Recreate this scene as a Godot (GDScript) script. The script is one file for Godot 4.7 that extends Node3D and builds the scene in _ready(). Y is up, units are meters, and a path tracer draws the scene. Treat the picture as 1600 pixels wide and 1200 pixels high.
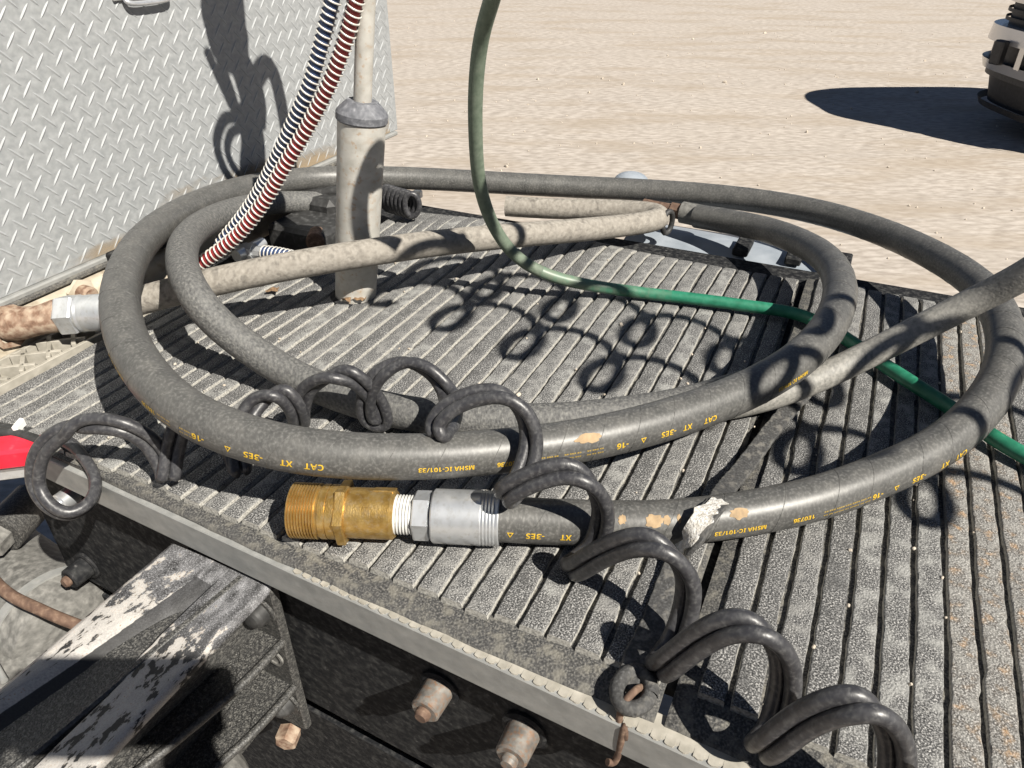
extends Node3D
# A truck's rear deck with ribbed rubber mats and a coil of hydraulic hose, in bright sun over a dirt yard.
# Truck frame: t(along the cab wall's normal, up, towards the far edge) in millimetres.

const SUN := Vector3(-0.68, -1.0, -0.70)
var UA := Vector3(0.9041, 0, 0.4274)
var WA := Vector3(0.4274, 0, -0.9041)
var truck := Basis(Vector3(0.9041, 0, 0.4274), Vector3.UP, Vector3(-0.4274, 0, 0.9041))
var M := {}
var taken := {}

func t(u: float, h: float, w: float) -> Vector3:
	return UA * (u * 0.001) + WA * (w * 0.001) + Vector3(0, h * 0.001, 0)

# ---------------------------------------------------------------- mesh building
class MB:
	var v := PackedVector3Array()
	var n := PackedVector3Array()
	var uv := PackedVector2Array()
	var ix := PackedInt32Array()
	func vert(p: Vector3, nn: Vector3, q := Vector2.ZERO) -> int:
		v.append(p); n.append(nn); uv.append(q)
		return v.size() - 1
	func tri(a: int, b: int, c: int) -> void:
		var g := (v[b] - v[a]).cross(v[c] - v[a])
		if g.dot(n[a] + n[b] + n[c]) > 0.0:
			ix.append(a); ix.append(c); ix.append(b)
		else:
			ix.append(a); ix.append(b); ix.append(c)
	func quad(a: Vector3, b: Vector3, c: Vector3, d: Vector3, out := Vector3.ZERO) -> void:
		var g := (b - a).cross(d - a)
		if g.length() < 1e-12:
			g = (c - b).cross(d - c)
		g = g.normalized()
		if out != Vector3.ZERO and g.dot(out) < 0.0:
			g = -g
		var i := vert(a, g, Vector2(0, 0)); vert(b, g, Vector2(1, 0)); vert(c, g, Vector2(1, 1)); vert(d, g, Vector2(0, 1))
		tri(i, i + 1, i + 2); tri(i, i + 2, i + 3)
	func box(b: Basis, at: Vector3, s: Vector3, bevel := 0.0) -> void:
		# a box with chamfered edges, its half sizes s along b
		var e := minf(bevel, minf(s.x, minf(s.y, s.z)) * 0.9)
		var P := func(x: float, y: float, z: float) -> Vector3: return at + b * Vector3(x, y, z)
		for ax in 3:
			for sg in [-1.0, 1.0]:
				var q := []
				for k in [[-1, -1], [1, -1], [1, 1], [-1, 1]]:
					var p := Vector3()
					p[ax] = sg * s[ax]
					p[(ax + 1) % 3] = k[0] * (s[(ax + 1) % 3] - e)
					p[(ax + 2) % 3] = k[1] * (s[(ax + 2) % 3] - e)
					q.append(at + b * p)
				var o := Vector3(); o[ax] = sg
				quad(q[0], q[1], q[2], q[3], b * o)
		if e > 0.0:
			for ax in 3:
				var a1 := (ax + 1) % 3
				var a2 := (ax + 2) % 3
				for s1 in [-1.0, 1.0]:
					for s2 in [-1.0, 1.0]:
						var q := []
						for k in [[-1.0, 0], [1.0, 0], [1.0, 1], [-1.0, 1]]:
							var p := Vector3()
							p[ax] = k[0] * (s[ax] - e)
							p[a1] = s1 * (s[a1] - (e if k[1] == 1 else 0.0))
							p[a2] = s2 * (s[a2] - (0.0 if k[1] == 1 else e))
							q.append(at + b * p)
						var o := Vector3(); o[a1] = s1; o[a2] = s2
						quad(q[0], q[1], q[2], q[3], b * o)
			for sx in [-1.0, 1.0]:
				for sy in [-1.0, 1.0]:
					for sz in [-1.0, 1.0]:
						var o := Vector3(sx, sy, sz)
						var g := (b * o).normalized()
						var i := vert(at + b * Vector3(sx * s.x, sy * (s.y - e), sz * (s.z - e)), g)
						vert(at + b * Vector3(sx * (s.x - e), sy * s.y, sz * (s.z - e)), g)
						vert(at + b * Vector3(sx * (s.x - e), sy * (s.y - e), sz * s.z), g)
						tri(i, i + 1, i + 2)
	func tube(p: PackedVector3Array, r, sides := 16, capped := true, ref := Vector3.UP, off := 0.0) -> void:
		# r is a number or one radius for each point
		var m := p.size()
		var first := v.size()
		var along := 0.0
		var side := Vector3.ZERO
		for i in m:
			var tan := (p[mini(i + 1, m - 1)] - p[maxi(i - 1, 0)]).normalized()
			if i == 0:
				side = tan.cross(ref)
				if side.length() < 0.1:
					side = tan.cross(Vector3(0.3, 0.1, 1))
			side = (side - tan * side.dot(tan)).normalized()
			var up := side.cross(tan)
			if i > 0:
				along += p[i].distance_to(p[i - 1])
			var rad: float = r[i] if r is PackedFloat32Array else r
			for k in sides + 1:
				var a := TAU * k / sides
				var d := side * sin(a) + up * cos(a)
				vert(p[i] + d * rad, d, Vector2(along, float(k) / sides))
		for i in m - 1:
			for k in sides:
				var a := first + i * (sides + 1) + k
				tri(a, a + 1, a + sides + 2)
				tri(a, a + sides + 2, a + sides + 1)
		if capped:
			for e in [0, m - 1]:
				var tan := (p[1] - p[0] if e == 0 else p[m - 1] - p[m - 2]).normalized() * (-1.0 if e == 0 else 1.0)
				var c := vert(p[e], tan)
				var row := v.size()
				for k in sides + 1:
					vert(v[first + e * (sides + 1) + k], tan)
				for k in sides:
					tri(c, row + k, row + k + 1)
	func lathe(base: Vector3, ax: Vector3, prof: Array, sides := 32, ref := Vector3(0.31, 0.83, 0.2), flat := false) -> void:
		# prof: [distance along the axis, radius] pairs; each step has its own normals so that edges stay crisp
		ax = ax.normalized()
		var s := ax.cross(ref).normalized()
		var u := s.cross(ax)
		for j in prof.size() - 1:
			var a: Array = prof[j]
			var b: Array = prof[j + 1]
			var dl: float = b[0] - a[0]
			var dr: float = b[1] - a[1]
			if absf(dl) + absf(dr) < 1e-9:
				continue
			var first := v.size()
			for k in sides + 1:
				var th := TAU * (k) / sides
				var d := s * sin(th) + u * cos(th)
				var nn := (d * dl - ax * dr).normalized()
				if dl < 0.0:
					nn = (d * dl - ax * dr).normalized()
				vert(base + ax * a[0] + d * a[1], nn, Vector2(a[0], float(k) / sides))
				vert(base + ax * b[0] + d * b[1], nn, Vector2(b[0], float(k) / sides))
			for k in sides:
				var i := first + k * 2
				if flat:
					quad(v[i], v[i + 2], v[i + 3], v[i + 1], n[i] + n[i + 2])
				else:
					tri(i, i + 1, i + 3); tri(i, i + 3, i + 2)
	func grid(rows: Array, closed := false) -> void:
		# rows of equally many points, smooth over the whole sheet
		var first := v.size()
		var R := rows.size()
		var C: int = rows[0].size()
		for i in R:
			for j in C:
				var du: Vector3 = rows[mini(i + 1, R - 1)][j] - rows[maxi(i - 1, 0)][j]
				var dv: Vector3 = rows[i][mini(j + 1, C - 1)] - rows[i][maxi(j - 1, 0)]
				vert(rows[i][j], du.cross(dv).normalized(), Vector2(float(i) / (R - 1), float(j) / (C - 1)))
		for i in R - 1:
			for j in C - 1:
				var a := first + i * C + j
				tri(a, a + 1, a + C + 1)
				tri(a, a + C + 1, a + C)
	func mesh() -> ArrayMesh:
		var arr := []
		arr.resize(Mesh.ARRAY_MAX)
		arr[Mesh.ARRAY_VERTEX] = v; arr[Mesh.ARRAY_NORMAL] = n; arr[Mesh.ARRAY_TEX_UV] = uv; arr[Mesh.ARRAY_INDEX] = ix
		var m := ArrayMesh.new()
		m.add_surface_from_arrays(Mesh.PRIMITIVE_TRIANGLES, arr)
		return m

func numbered(called: String) -> String:
	if not taken.has(called):
		taken[called] = 0
		return called
	taken[called] += 1
	return "%s_%03d" % [called, taken[called]]

func thing(called: String, label: String, category: String, at := Vector3.ZERO, group := "") -> Node3D:
	var o := Node3D.new()
	o.name = numbered(called)
	add_child(o)
	o.position = at
	tag(o, label, category, group)
	return o

func tag(o: Node, label: String, category: String, group := "") -> void:
	o.set_meta("label", label); o.set_meta("category", category)
	if group:
		o.set_meta("group", group)

func part(called: String, mesh: Mesh, m: Material, parent: Node3D, label := "") -> MeshInstance3D:
	# the shapes are worked out in world coordinates; a part sits in its thing's own frame
	var o := MeshInstance3D.new()
	o.name = called
	o.mesh = mesh
	o.material_override = m
	parent.add_child(o, true)
	var g := parent.position
	var up := parent.get_parent()
	while up is Node3D and up != self:
		g += up.position
		up = up.get_parent()
	o.position = -g
	if label:
		o.set_meta("label", label)
	return o

func child_of(p: MeshInstance3D, called: String, mesh: Mesh, m: Material) -> MeshInstance3D:
	# a sub-part; its mesh uses the same coordinates as its parent part's mesh
	var o := MeshInstance3D.new()
	o.name = called
	o.mesh = mesh
	o.material_override = m
	p.add_child(o, true)
	return o

func struct(called: String, mesh: Mesh, m: Material) -> MeshInstance3D:
	var o := MeshInstance3D.new()
	o.name = called
	o.mesh = mesh
	o.material_override = m
	o.set_meta("kind", "structure")
	add_child(o)
	return o

# ---------------------------------------------------------------- curves
func smooth(p: Array, steps := 8) -> PackedVector3Array:
	var out := PackedVector3Array()
	for i in p.size() - 1:
		var a: Vector3 = p[maxi(i - 1, 0)]
		var b: Vector3 = p[i]
		var c: Vector3 = p[i + 1]
		var d: Vector3 = p[mini(i + 2, p.size() - 1)]
		for k in steps:
			out.append(b.cubic_interpolate(c, a, d, float(k) / steps))
	out.append(p[p.size() - 1])
	return out

func relaxed(p: PackedVector3Array, times: int) -> PackedVector3Array:
	for k in times:
		var q := p.duplicate()
		for i in range(1, p.size() - 1):
			q[i] = p[i] * 0.5 + (p[i - 1] + p[i + 1]) * 0.25
		p = q
	return p

func even(p: PackedVector3Array, step: float) -> PackedVector3Array:
	var out := PackedVector3Array([p[0]])
	var need := step
	for i in range(1, p.size()):
		var a := p[i - 1]
		var l := a.distance_to(p[i])
		var d := 0.0
		while l - d >= need:
			d += need
			out.append(a.lerp(p[i], d / l))
			need = step
		need -= l - d
	return out

func nearest(p: PackedVector3Array, q: Vector3) -> int:
	var best := 0
	for i in p.size():
		if p[i].distance_squared_to(q) < p[best].distance_squared_to(q):
			best = i
	return best

# ---------------------------------------------------------------- materials
func noise(sd: int, freq: float, ramp: Array, size := 512, octaves := 4, kind := FastNoiseLite.TYPE_SIMPLEX_SMOOTH, warp := 0.0) -> NoiseTexture2D:
	var f := FastNoiseLite.new()
	f.seed = sd
	f.noise_type = kind
	f.frequency = freq
	f.fractal_octaves = octaves
	f.fractal_gain = 0.55
	if warp > 0.0:
		f.domain_warp_enabled = true
		f.domain_warp_amplitude = warp
		f.domain_warp_frequency = freq * 0.8
	var x := NoiseTexture2D.new()
	x.width = size; x.height = size
	x.seamless = true
	x.noise = f
	var g := Gradient.new()
	var offs := PackedFloat32Array()
	var cols := PackedColorArray()
	for r in ramp:
		offs.append(r[0]); cols.append(r[1])
	g.offsets = offs; g.colors = cols
	x.color_ramp = g
	return x

func lin(r: float, g := -1.0, b := -1.0, a := 1.0) -> Color:
	var c := Color(r, g if g >= 0.0 else r, b if b >= 0.0 else r).linear_to_srgb()
	c.a = a
	return c

var relief := {}
func surface(name: String, fine: Texture2D, scale: float, rough: float, metal := 0.0, dust: Texture2D = null, dust_scale := 1.0, bump := 0.0, bump_kind := "grain", world := true) -> StandardMaterial3D:
	var m := StandardMaterial3D.new()
	m.resource_name = name
	m.albedo_texture = fine
	m.roughness = rough
	m.metallic = metal
	m.uv1_triplanar = true
	m.uv1_world_triplanar = world
	m.uv1_scale = Vector3.ONE * scale
	if dust:
		m.detail_enabled = true
		m.detail_albedo = dust
		m.detail_uv_layer = BaseMaterial3D.DETAIL_UV_2
		m.uv2_triplanar = true
		m.uv2_world_triplanar = world
		m.uv2_scale = Vector3.ONE * dust_scale
	if bump > 0.0:
		if relief.is_empty():
			relief["grain"] = noise(91, 0.11, [[0.0, Color.BLACK], [1.0, Color.WHITE]], 512, 3)
			relief["soft"] = noise(92, 0.02, [[0.0, Color.BLACK], [1.0, Color.WHITE]], 512, 5)
			relief["pits"] = noise(93, 0.06, [[0.0, Color.BLACK], [0.35, Color(0.9, 0.9, 0.9)], [1.0, Color.WHITE]], 512, 3, FastNoiseLite.TYPE_CELLULAR)
		m.heightmap_enabled = true
		m.heightmap_texture = relief[bump_kind]
		m.heightmap_scale = bump
	return m

func make_materials() -> void:
	var blotch := func(sd: int, c: Color, lo: float, hi: float, freq := 0.012, amt := 1.0) -> NoiseTexture2D:
		var a := c; a.a = 0.0
		var b := c; b.a = amt
		return noise(sd, freq, [[0.0, a], [lo, a], [hi, b], [1.0, b]], 512, 6)
	# rubber mat: grey speckle of dust on black rubber
	var mat_fine := noise(1, 0.17, [[0.0, lin(0.015)], [0.36, lin(0.04)], [0.49, lin(0.095)], [0.61, lin(0.215, 0.213, 0.208)], [0.8, lin(0.50, 0.49, 0.47)]], 512, 5)
	for i in 3:
		M["rib%d" % i] = surface("rib rubber", mat_fine, [6.6, 7.3, 6.0][i], 0.85, 0.0, blotch.call(20 + i, [lin(0.30, 0.297, 0.285), lin(0.26, 0.257, 0.245), lin(0.055)][i], 0.42, 0.74, 0.03, [0.72, 0.62, 0.6][i]), [2.6, 3.3, 3.0][i], 0.10)
	M.rib_rust = surface("rib rubber with ochre stains", mat_fine, 6.3, 0.85, 0.0, noise(25, 0.05, [[0.0, Color(0.64, 0.63, 0.61, 0.6)], [0.42, Color(0.62, 0.61, 0.585, 0.35)], [0.52, Color(0.6, 0.57, 0.53, 0.1)], [0.66, Color(0.66, 0.58, 0.48, 0.2)], [0.84, Color(0.70, 0.56, 0.41, 0.6)], [1.0, Color(0.70, 0.54, 0.37, 0.7)]], 512, 7), 2.2, 0.10)
	M.groove = surface("dust in the grooves", noise(2, 0.12, [[0.2, lin(0.10, 0.097, 0.09)], [0.5, lin(0.30, 0.29, 0.265)], [0.8, lin(0.46, 0.45, 0.41)]], 512, 4), 6.0, 0.95)
	M.mat_base = surface("mat base", noise(71, 0.13, [[0.2, lin(0.03)], [0.55, lin(0.075)], [0.8, lin(0.2, 0.19, 0.17)]], 512, 4), 6.0, 0.9, 0.0, blotch.call(26, lin(0.20, 0.19, 0.165), 0.5, 0.75, 0.04, 0.7), 3.0, 0.07)
	M.mat_base.metallic_specular = 0.3
	# hoses
	var flecks := func(sd: int, c: Color, amt: float, fq := 0.06) -> NoiseTexture2D:
		var a0 := c; a0.a = 0.0
		var b0 := c; b0.a = amt * 0.35
		var c0 := c; c0.a = amt
		return noise(sd, fq, [[0.0, a0], [0.46, a0], [0.62, b0], [0.78, c0], [1.0, c0]], 512, 6)
	M.hose = surface("black hydraulic hose, dusty", noise(3, 0.025, [[0.1, lin(0.052, 0.052, 0.05)], [0.5, lin(0.074, 0.073, 0.07)], [0.9, lin(0.108, 0.105, 0.098)]], 512, 8), 3.0, 0.43, 0.0, flecks.call(31, lin(0.32, 0.315, 0.30), 0.3, 0.1), 5.0, 0.01)
	M.hose_brown = surface("dusty tan hose", noise(4, 0.05, [[0.1, lin(0.17, 0.152, 0.13)], [0.5, lin(0.25, 0.23, 0.2)], [0.9, lin(0.34, 0.315, 0.28)]], 512, 6), 5.0, 0.85, 0.0, blotch.call(32, lin(0.07, 0.062, 0.055), 0.60, 0.80, 0.05, 0.7), 2.6, 0.03)
	M.hose_thin = surface("worn grey hose", noise(5, 0.05, [[0.1, lin(0.11, 0.108, 0.1)], [0.5, lin(0.2, 0.195, 0.18)], [0.9, lin(0.3, 0.29, 0.265)]], 512, 6), 6.0, 0.6, 0.0, flecks.call(33, lin(0.40, 0.38, 0.34), 0.4, 0.1), 4.0, 0.03)
	M.hose_wound = surface("cloth wrapped hose", noise(6, 0.07, [[0.1, lin(0.04)], [0.5, lin(0.085)], [0.9, lin(0.17, 0.167, 0.155)]], 512, 6), 6.0, 0.7, 0.0, flecks.call(34, lin(0.30, 0.295, 0.27), 0.4, 0.1), 4.0, 0.06)
	M.coil = surface("coiled rubber cord", noise(7, 0.03, [[0.1, lin(0.022, 0.022, 0.026)], [0.6, lin(0.036, 0.036, 0.040)], [0.95, lin(0.075, 0.075, 0.08)]], 512, 7), 5.0, 0.4, 0.0, flecks.call(35, lin(0.20, 0.20, 0.195), 0.35), 6.0, 0.02)
	M.green = surface("green hose", noise(8, 0.03, [[0.1, lin(0.012, 0.11, 0.062)], [0.6, lin(0.022, 0.18, 0.105)], [0.95, lin(0.06, 0.23, 0.15)]], 512, 4), 5.0, 0.45)
	M.green_faded = surface("green hose under dust", noise(9, 0.04, [[0.1, lin(0.09, 0.12, 0.085)], [0.6, lin(0.14, 0.175, 0.13)], [0.95, lin(0.19, 0.22, 0.17)]], 512, 4), 5.0, 0.7)
	M.yellow = StandardMaterial3D.new(); M.yellow.albedo_color = lin(0.62, 0.40, 0.03); M.yellow.roughness = 0.6
	M.red_hose = surface("red rubber", noise(10, 0.04, [[0.1, lin(0.16, 0.012, 0.014)], [0.7, lin(0.30, 0.025, 0.03)]], 256), 6.0, 0.5)
	M.blue_hose = surface("blue rubber", noise(11, 0.04, [[0.1, lin(0.015, 0.03, 0.075)], [0.7, lin(0.03, 0.06, 0.15)]], 256), 6.0, 0.5)
	M.spring = surface("spring wire", noise(12, 0.05, [[0.1, lin(0.5, 0.47, 0.42)], [0.8, lin(0.78, 0.76, 0.72)]], 256), 9.0, 0.4, 0.35)
	# metals
	M.plate = surface("aluminium tread plate", noise(13, 0.06, [[0.1, lin(0.24, 0.251, 0.258)], [0.5, lin(0.305, 0.317, 0.323)], [0.9, lin(0.385, 0.396, 0.402)]], 512, 6), 3.0, 0.6, 0.15, blotch.call(41, lin(0.27, 0.275, 0.275), 0.5, 0.9, 0.03, 0.5), 1.9, 0.015, "soft")
	M.lug = surface("worn lug", noise(14, 0.05, [[0.1, lin(0.28, 0.292, 0.30)], [0.9, lin(0.37, 0.382, 0.39)]], 256), 4.0, 0.6, 0.05)
	M.beam = surface("cream dusty beam", noise(15, 0.02, [[0.1, lin(0.34, 0.29, 0.22)], [0.5, lin(0.47, 0.42, 0.335)], [0.9, lin(0.56, 0.51, 0.42)]], 512, 5), 2.5, 0.8, 0.0, blotch.call(42, lin(0.22, 0.17, 0.11), 0.58, 0.8), 3.0, 0.05, "soft")
	M.aluminium = surface("dull aluminium", noise(16, 0.02, [[0.1, lin(0.20, 0.204, 0.20)], [0.5, lin(0.25, 0.254, 0.247)], [0.9, lin(0.31, 0.31, 0.30)]], 512, 6), 5.0, 0.6, 0.1, flecks.call(43, lin(0.25, 0.245, 0.23), 0.4), 3.0, 0.03, "soft")
	M.cream_metal = surface("bare lit metal", noise(17, 0.04, [[0.1, lin(0.24, 0.225, 0.19)], [0.9, lin(0.42, 0.395, 0.345)]], 256), 5.0, 0.6, 0.0)
	M.black_steel = surface("black dusty steel", noise(18, 0.06, [[0.1, lin(0.010, 0.011, 0.013)], [0.58, lin(0.018, 0.0185, 0.02)], [0.8, lin(0.04, 0.04, 0.041)], [0.92, lin(0.13, 0.13, 0.127)]], 512, 6), 4.0, 0.5, 0.0, flecks.call(44, lin(0.14, 0.14, 0.135), 0.3), 2.6, 0.03)
	M.black_steel.metallic_specular = 0.2
	M.black_steel.roughness = 0.7
	M.black_cast = surface("black cast iron, dusty", noise(72, 0.12, [[0.1, lin(0.016)], [0.5, lin(0.03)], [0.7, lin(0.07, 0.069, 0.066)], [0.85, lin(0.24, 0.235, 0.22)]], 512, 5), 8.0, 0.5, 0.0, flecks.call(73, lin(0.30, 0.29, 0.265), 0.35, 0.12), 3.4, 0.06)
	M.post = surface("galvanised post", noise(19, 0.02, [[0.1, lin(0.36, 0.345, 0.31)], [0.5, lin(0.45, 0.435, 0.40)], [0.9, lin(0.53, 0.515, 0.475)]], 512, 5), 4.0, 0.55, 0.15, blotch.call(45, lin(0.33, 0.19, 0.08), 0.66, 0.8, 0.03, 0.55), 5.0)
	M.cap = surface("bluish rubber cap", noise(50, 0.1, [[0.1, lin(0.07, 0.073, 0.083)], [0.6, lin(0.14, 0.144, 0.16)], [0.9, lin(0.30, 0.305, 0.32)]], 256), 5.0, 0.7)
	M.brass = surface("brass", noise(51, 0.03, [[0.1, lin(0.34, 0.20, 0.05)], [0.55, lin(0.52, 0.335, 0.10)], [0.9, lin(0.64, 0.46, 0.20)]], 256), 9.0, 0.4, 0.8, flecks.call(46, lin(0.55, 0.43, 0.27), 0.6, 0.04), 7.0, 0.02)
	M.zinc = surface("zinc plated steel", noise(52, 0.03, [[0.1, lin(0.52, 0.54, 0.56)], [0.9, lin(0.70, 0.715, 0.73)]], 256), 6.0, 0.36, 0.7, blotch.call(47, lin(0.42, 0.41, 0.38), 0.56, 0.8, 0.03, 0.5), 8.0)
	M.tape = surface("white thread tape", noise(53, 0.05, [[0.1, lin(0.40, 0.40, 0.385)], [0.9, lin(0.66, 0.66, 0.64)]], 256), 9.0, 0.7)
	M.rust = surface("rusty steel", noise(54, 0.03, [[0.15, lin(0.10, 0.055, 0.035)], [0.40, lin(0.19, 0.115, 0.078)], [0.53, lin(0.28, 0.20, 0.145)], [0.85, lin(0.40, 0.335, 0.255)]], 512, 6), 5.0, 0.85, 0.0, null, 1.0, 0.05, "soft")
	M.rust_dark = surface("dark rust", noise(55, 0.04, [[0.1, lin(0.06, 0.034, 0.024)], [0.6, lin(0.13, 0.08, 0.055)], [0.9, lin(0.25, 0.175, 0.125)]], 256, 5), 9.0, 0.85)
	M.black_rubber = surface("black rubber", noise(56, 0.06, [[0.1, lin(0.014)], [0.6, lin(0.03)], [0.9, lin(0.08)]], 256, 4), 5.0, 0.6)
	M.strap = surface("weathered rubber strap", noise(57, 0.12, [[0.1, lin(0.025)], [0.6, lin(0.055)], [0.9, lin(0.13)]], 512, 4), 5.0, 0.8, 0.0, blotch.call(48, lin(0.2, 0.19, 0.17), 0.55, 0.8, 0.03, 0.6), 5.0, 0.05)
	M.fray = surface("frayed light scraps", noise(58, 0.1, [[0.1, lin(0.30, 0.27, 0.22)], [0.6, lin(0.55, 0.54, 0.52)], [0.9, lin(0.78, 0.78, 0.77)]], 256, 4), 9.0, 0.9, 0.0, null, 1.0, 0.1)
	M.red_paint = surface("red paint", noise(59, 0.02, [[0.1, lin(0.52, 0.008, 0.025)], [0.75, lin(0.62, 0.015, 0.04)], [0.95, lin(0.7, 0.25, 0.22)]], 256, 4), 5.0, 0.35)
	M.white_plastic = StandardMaterial3D.new(); M.white_plastic.albedo_color = lin(0.8, 0.79, 0.76); M.white_plastic.roughness = 0.5
	M.chrome = StandardMaterial3D.new(); M.chrome.albedo_color = lin(0.70, 0.69, 0.67); M.chrome.metallic = 0.6; M.chrome.roughness = 0.22
	M.valance = surface("black plastic valance", noise(60, 0.05, [[0.1, lin(0.02)], [0.9, lin(0.045)]], 256), 2.0, 0.5)
	M.paint_dark = StandardMaterial3D.new(); M.paint_dark.albedo_color = lin(0.05, 0.06, 0.09); M.paint_dark.roughness = 0.3
	M.pale = surface("pale painted sheet", noise(61, 0.02, [[0.1, lin(0.22, 0.25, 0.285)], [0.9, lin(0.34, 0.37, 0.41)]], 256), 3.0, 0.4)
	M.tank = surface("dusty grey casting", noise(62, 0.03, [[0.1, lin(0.06, 0.059, 0.056)], [0.5, lin(0.115, 0.113, 0.106)], [0.9, lin(0.21, 0.205, 0.192)]], 512, 6), 5.0, 0.8, 0.0, flecks.call(49, lin(0.35, 0.34, 0.32), 0.35), 3.0, 0.04, "soft")
	M.leaf = surface("dry leaf", noise(63, 0.05, [[0.1, lin(0.10, 0.055, 0.03)], [0.9, lin(0.3, 0.2, 0.11)]], 256), 20.0, 0.9)
	M.nut = surface("greyed nut with rust", noise(74, 0.05, [[0.1, lin(0.09, 0.085, 0.08)], [0.5, lin(0.19, 0.18, 0.165)], [0.9, lin(0.30, 0.285, 0.26)]], 256), 7.0, 0.5, 0.3, flecks.call(75, lin(0.26, 0.13, 0.06), 0.8, 0.04), 9.0)
	M.stone = surface("pale stone", noise(64, 0.05, [[0.1, lin(0.36, 0.31, 0.25)], [0.9, lin(0.58, 0.52, 0.44)]], 256), 5.0, 0.95)
	# ground
	M.ground = surface("dirt yard", noise(65, 0.035, [[0.12, lin(0.275, 0.24, 0.207)], [0.5, lin(0.37, 0.328, 0.286)], [0.88, lin(0.47, 0.425, 0.38)]], 1024, 9), 0.45, 0.95, 0.0, blotch.call(66, lin(0.30, 0.245, 0.185), 0.46, 0.80, 0.02, 0.6), 0.12, 0.12, "soft")
	M.ground.uv1_scale = Vector3(0.22, 0.5, 0.55)
	M.ground.uv2_scale = Vector3(0.05, 0.1, 0.16)

# ---------------------------------------------------------------- lettering round a hose
func lettering(parent: MeshInstance3D, p: PackedVector3Array, r: float, text: String, at: Vector3, height: float, angle: float, bold := true, squash := 1.0) -> void:
	# the words run against the path's direction, their tops to the outside, bent round the hose
	var tm := TextMesh.new()
	var f := SystemFont.new()
	f.font_names = PackedStringArray(["Droid Sans"])
	f.font_weight = 700 if bold else 400
	tm.font = f
	tm.font_size = 32
	tm.depth = 0.0
	tm.pixel_size = 0.01
	tm.curve_step = 1.5
	tm.text = text
	var a := tm.get_mesh_arrays()
	var src: PackedVector3Array = a[Mesh.ARRAY_VERTEX]
	var box := tm.get_aabb()
	var k := height / 0.24
	var i0 := nearest(p, at)
	var mb := MB.new()
	var step := p[1].distance_to(p[0])
	for q in src:
		var s := (q.x - box.get_center().x) * k * squash
		var fi := clampf(i0 - s / step, 1.0, p.size() - 3.0)
		var i := int(fi)
		var c := p[i].lerp(p[i + 1], fi - i)
		var tan := (p[i + 1] - p[i - 1]).normalized().lerp((p[i + 2] - p[i]).normalized(), fi - i).normalized()
		var side := Vector3.UP.cross(tan).normalized()
		if side.dot(Vector3(0, 0.45, 0) - c) < 0.0:
			side = -side
		var up := (Vector3.UP - tan * tan.dot(Vector3.UP)).normalized()
		var th := angle + (q.y - box.get_center().y) * k / r
		var d := up * cos(th) + side * sin(th)
		mb.vert(c + d * (r + 0.0003), d)
	var ids: PackedInt32Array = a[Mesh.ARRAY_INDEX]
	for j in range(0, ids.size(), 3):
		mb.tri(ids[j], ids[j + 1], ids[j + 2])
	child_of(parent, "printed_words", mb.mesh(), M.yellow)

func triangle_mark(parent: MeshInstance3D, p: PackedVector3Array, r: float, at: Vector3, size: float, angle: float) -> void:
	var i := nearest(p, at)
	var tan := (p[i + 1] - p[i - 1]).normalized()
	var side := Vector3.UP.cross(tan).normalized()
	if side.dot(Vector3(0, 0.45, 0) - p[i]) < 0.0:
		side = -side
	var up := (Vector3.UP - tan * tan.dot(Vector3.UP)).normalized()
	var mb := MB.new()
	var spot := func(x: float, y: float) -> int:
		var th := angle + y / r
		var d := up * cos(th) + side * sin(th)
		return mb.vert(p[i] - tan * x + d * (r + 0.0003), d)
	var c := [[-0.5, -0.45], [0.5, -0.45], [0.0, 0.5]]
	for e in 3:
		var q: Array = c[e]
		var w: Array = c[(e + 1) % 3]
		var a0: int = spot.call(q[0] * size, q[1] * size)
		var a1: int = spot.call(w[0] * size, w[1] * size)
		var b1: int = spot.call(w[0] * size * 0.55, (w[1] - 0.0) * size * 0.55 - size * 0.06)
		var b0: int = spot.call(q[0] * size * 0.55, (q[1] - 0.0) * size * 0.55 - size * 0.06)
		mb.tri(a0, a1, b1); mb.tri(a0, b1, b0)
	child_of(parent, "printed_triangle", mb.mesh(), M.yellow)

# ---------------------------------------------------------------- rubber mats
func front(u: float) -> float:
	# the deck's front edge runs a little askew to the mats
	return 303.0 - 0.045 * (u + 229.0)

func droop(w: float) -> float:
	# the far end of the mats rolls down over the edge of the deck
	var k := maxf(0.0, (w - 1035.0) / 95.0)
	return -k * k * 55.0

func swell(u: float, w: float) -> float:
	# the sheets do not lie quite flat
	var y := 1.4 * sin(u * 0.011 + w * 0.006) + 1.1 * sin(u * 0.005 - w * 0.013 + 1.0) - 2.0
	y += 17.0 * exp(-pow((u + 500.0) / 150.0, 2.0) - pow((w - 1010.0) / 70.0, 2.0))
	if u > -35.0:
		y += 11.0 * exp(-pow((u + 20.0) / 55.0, 2.0)) * smoothstep(820.0, 1040.0, w)
	return y

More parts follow.
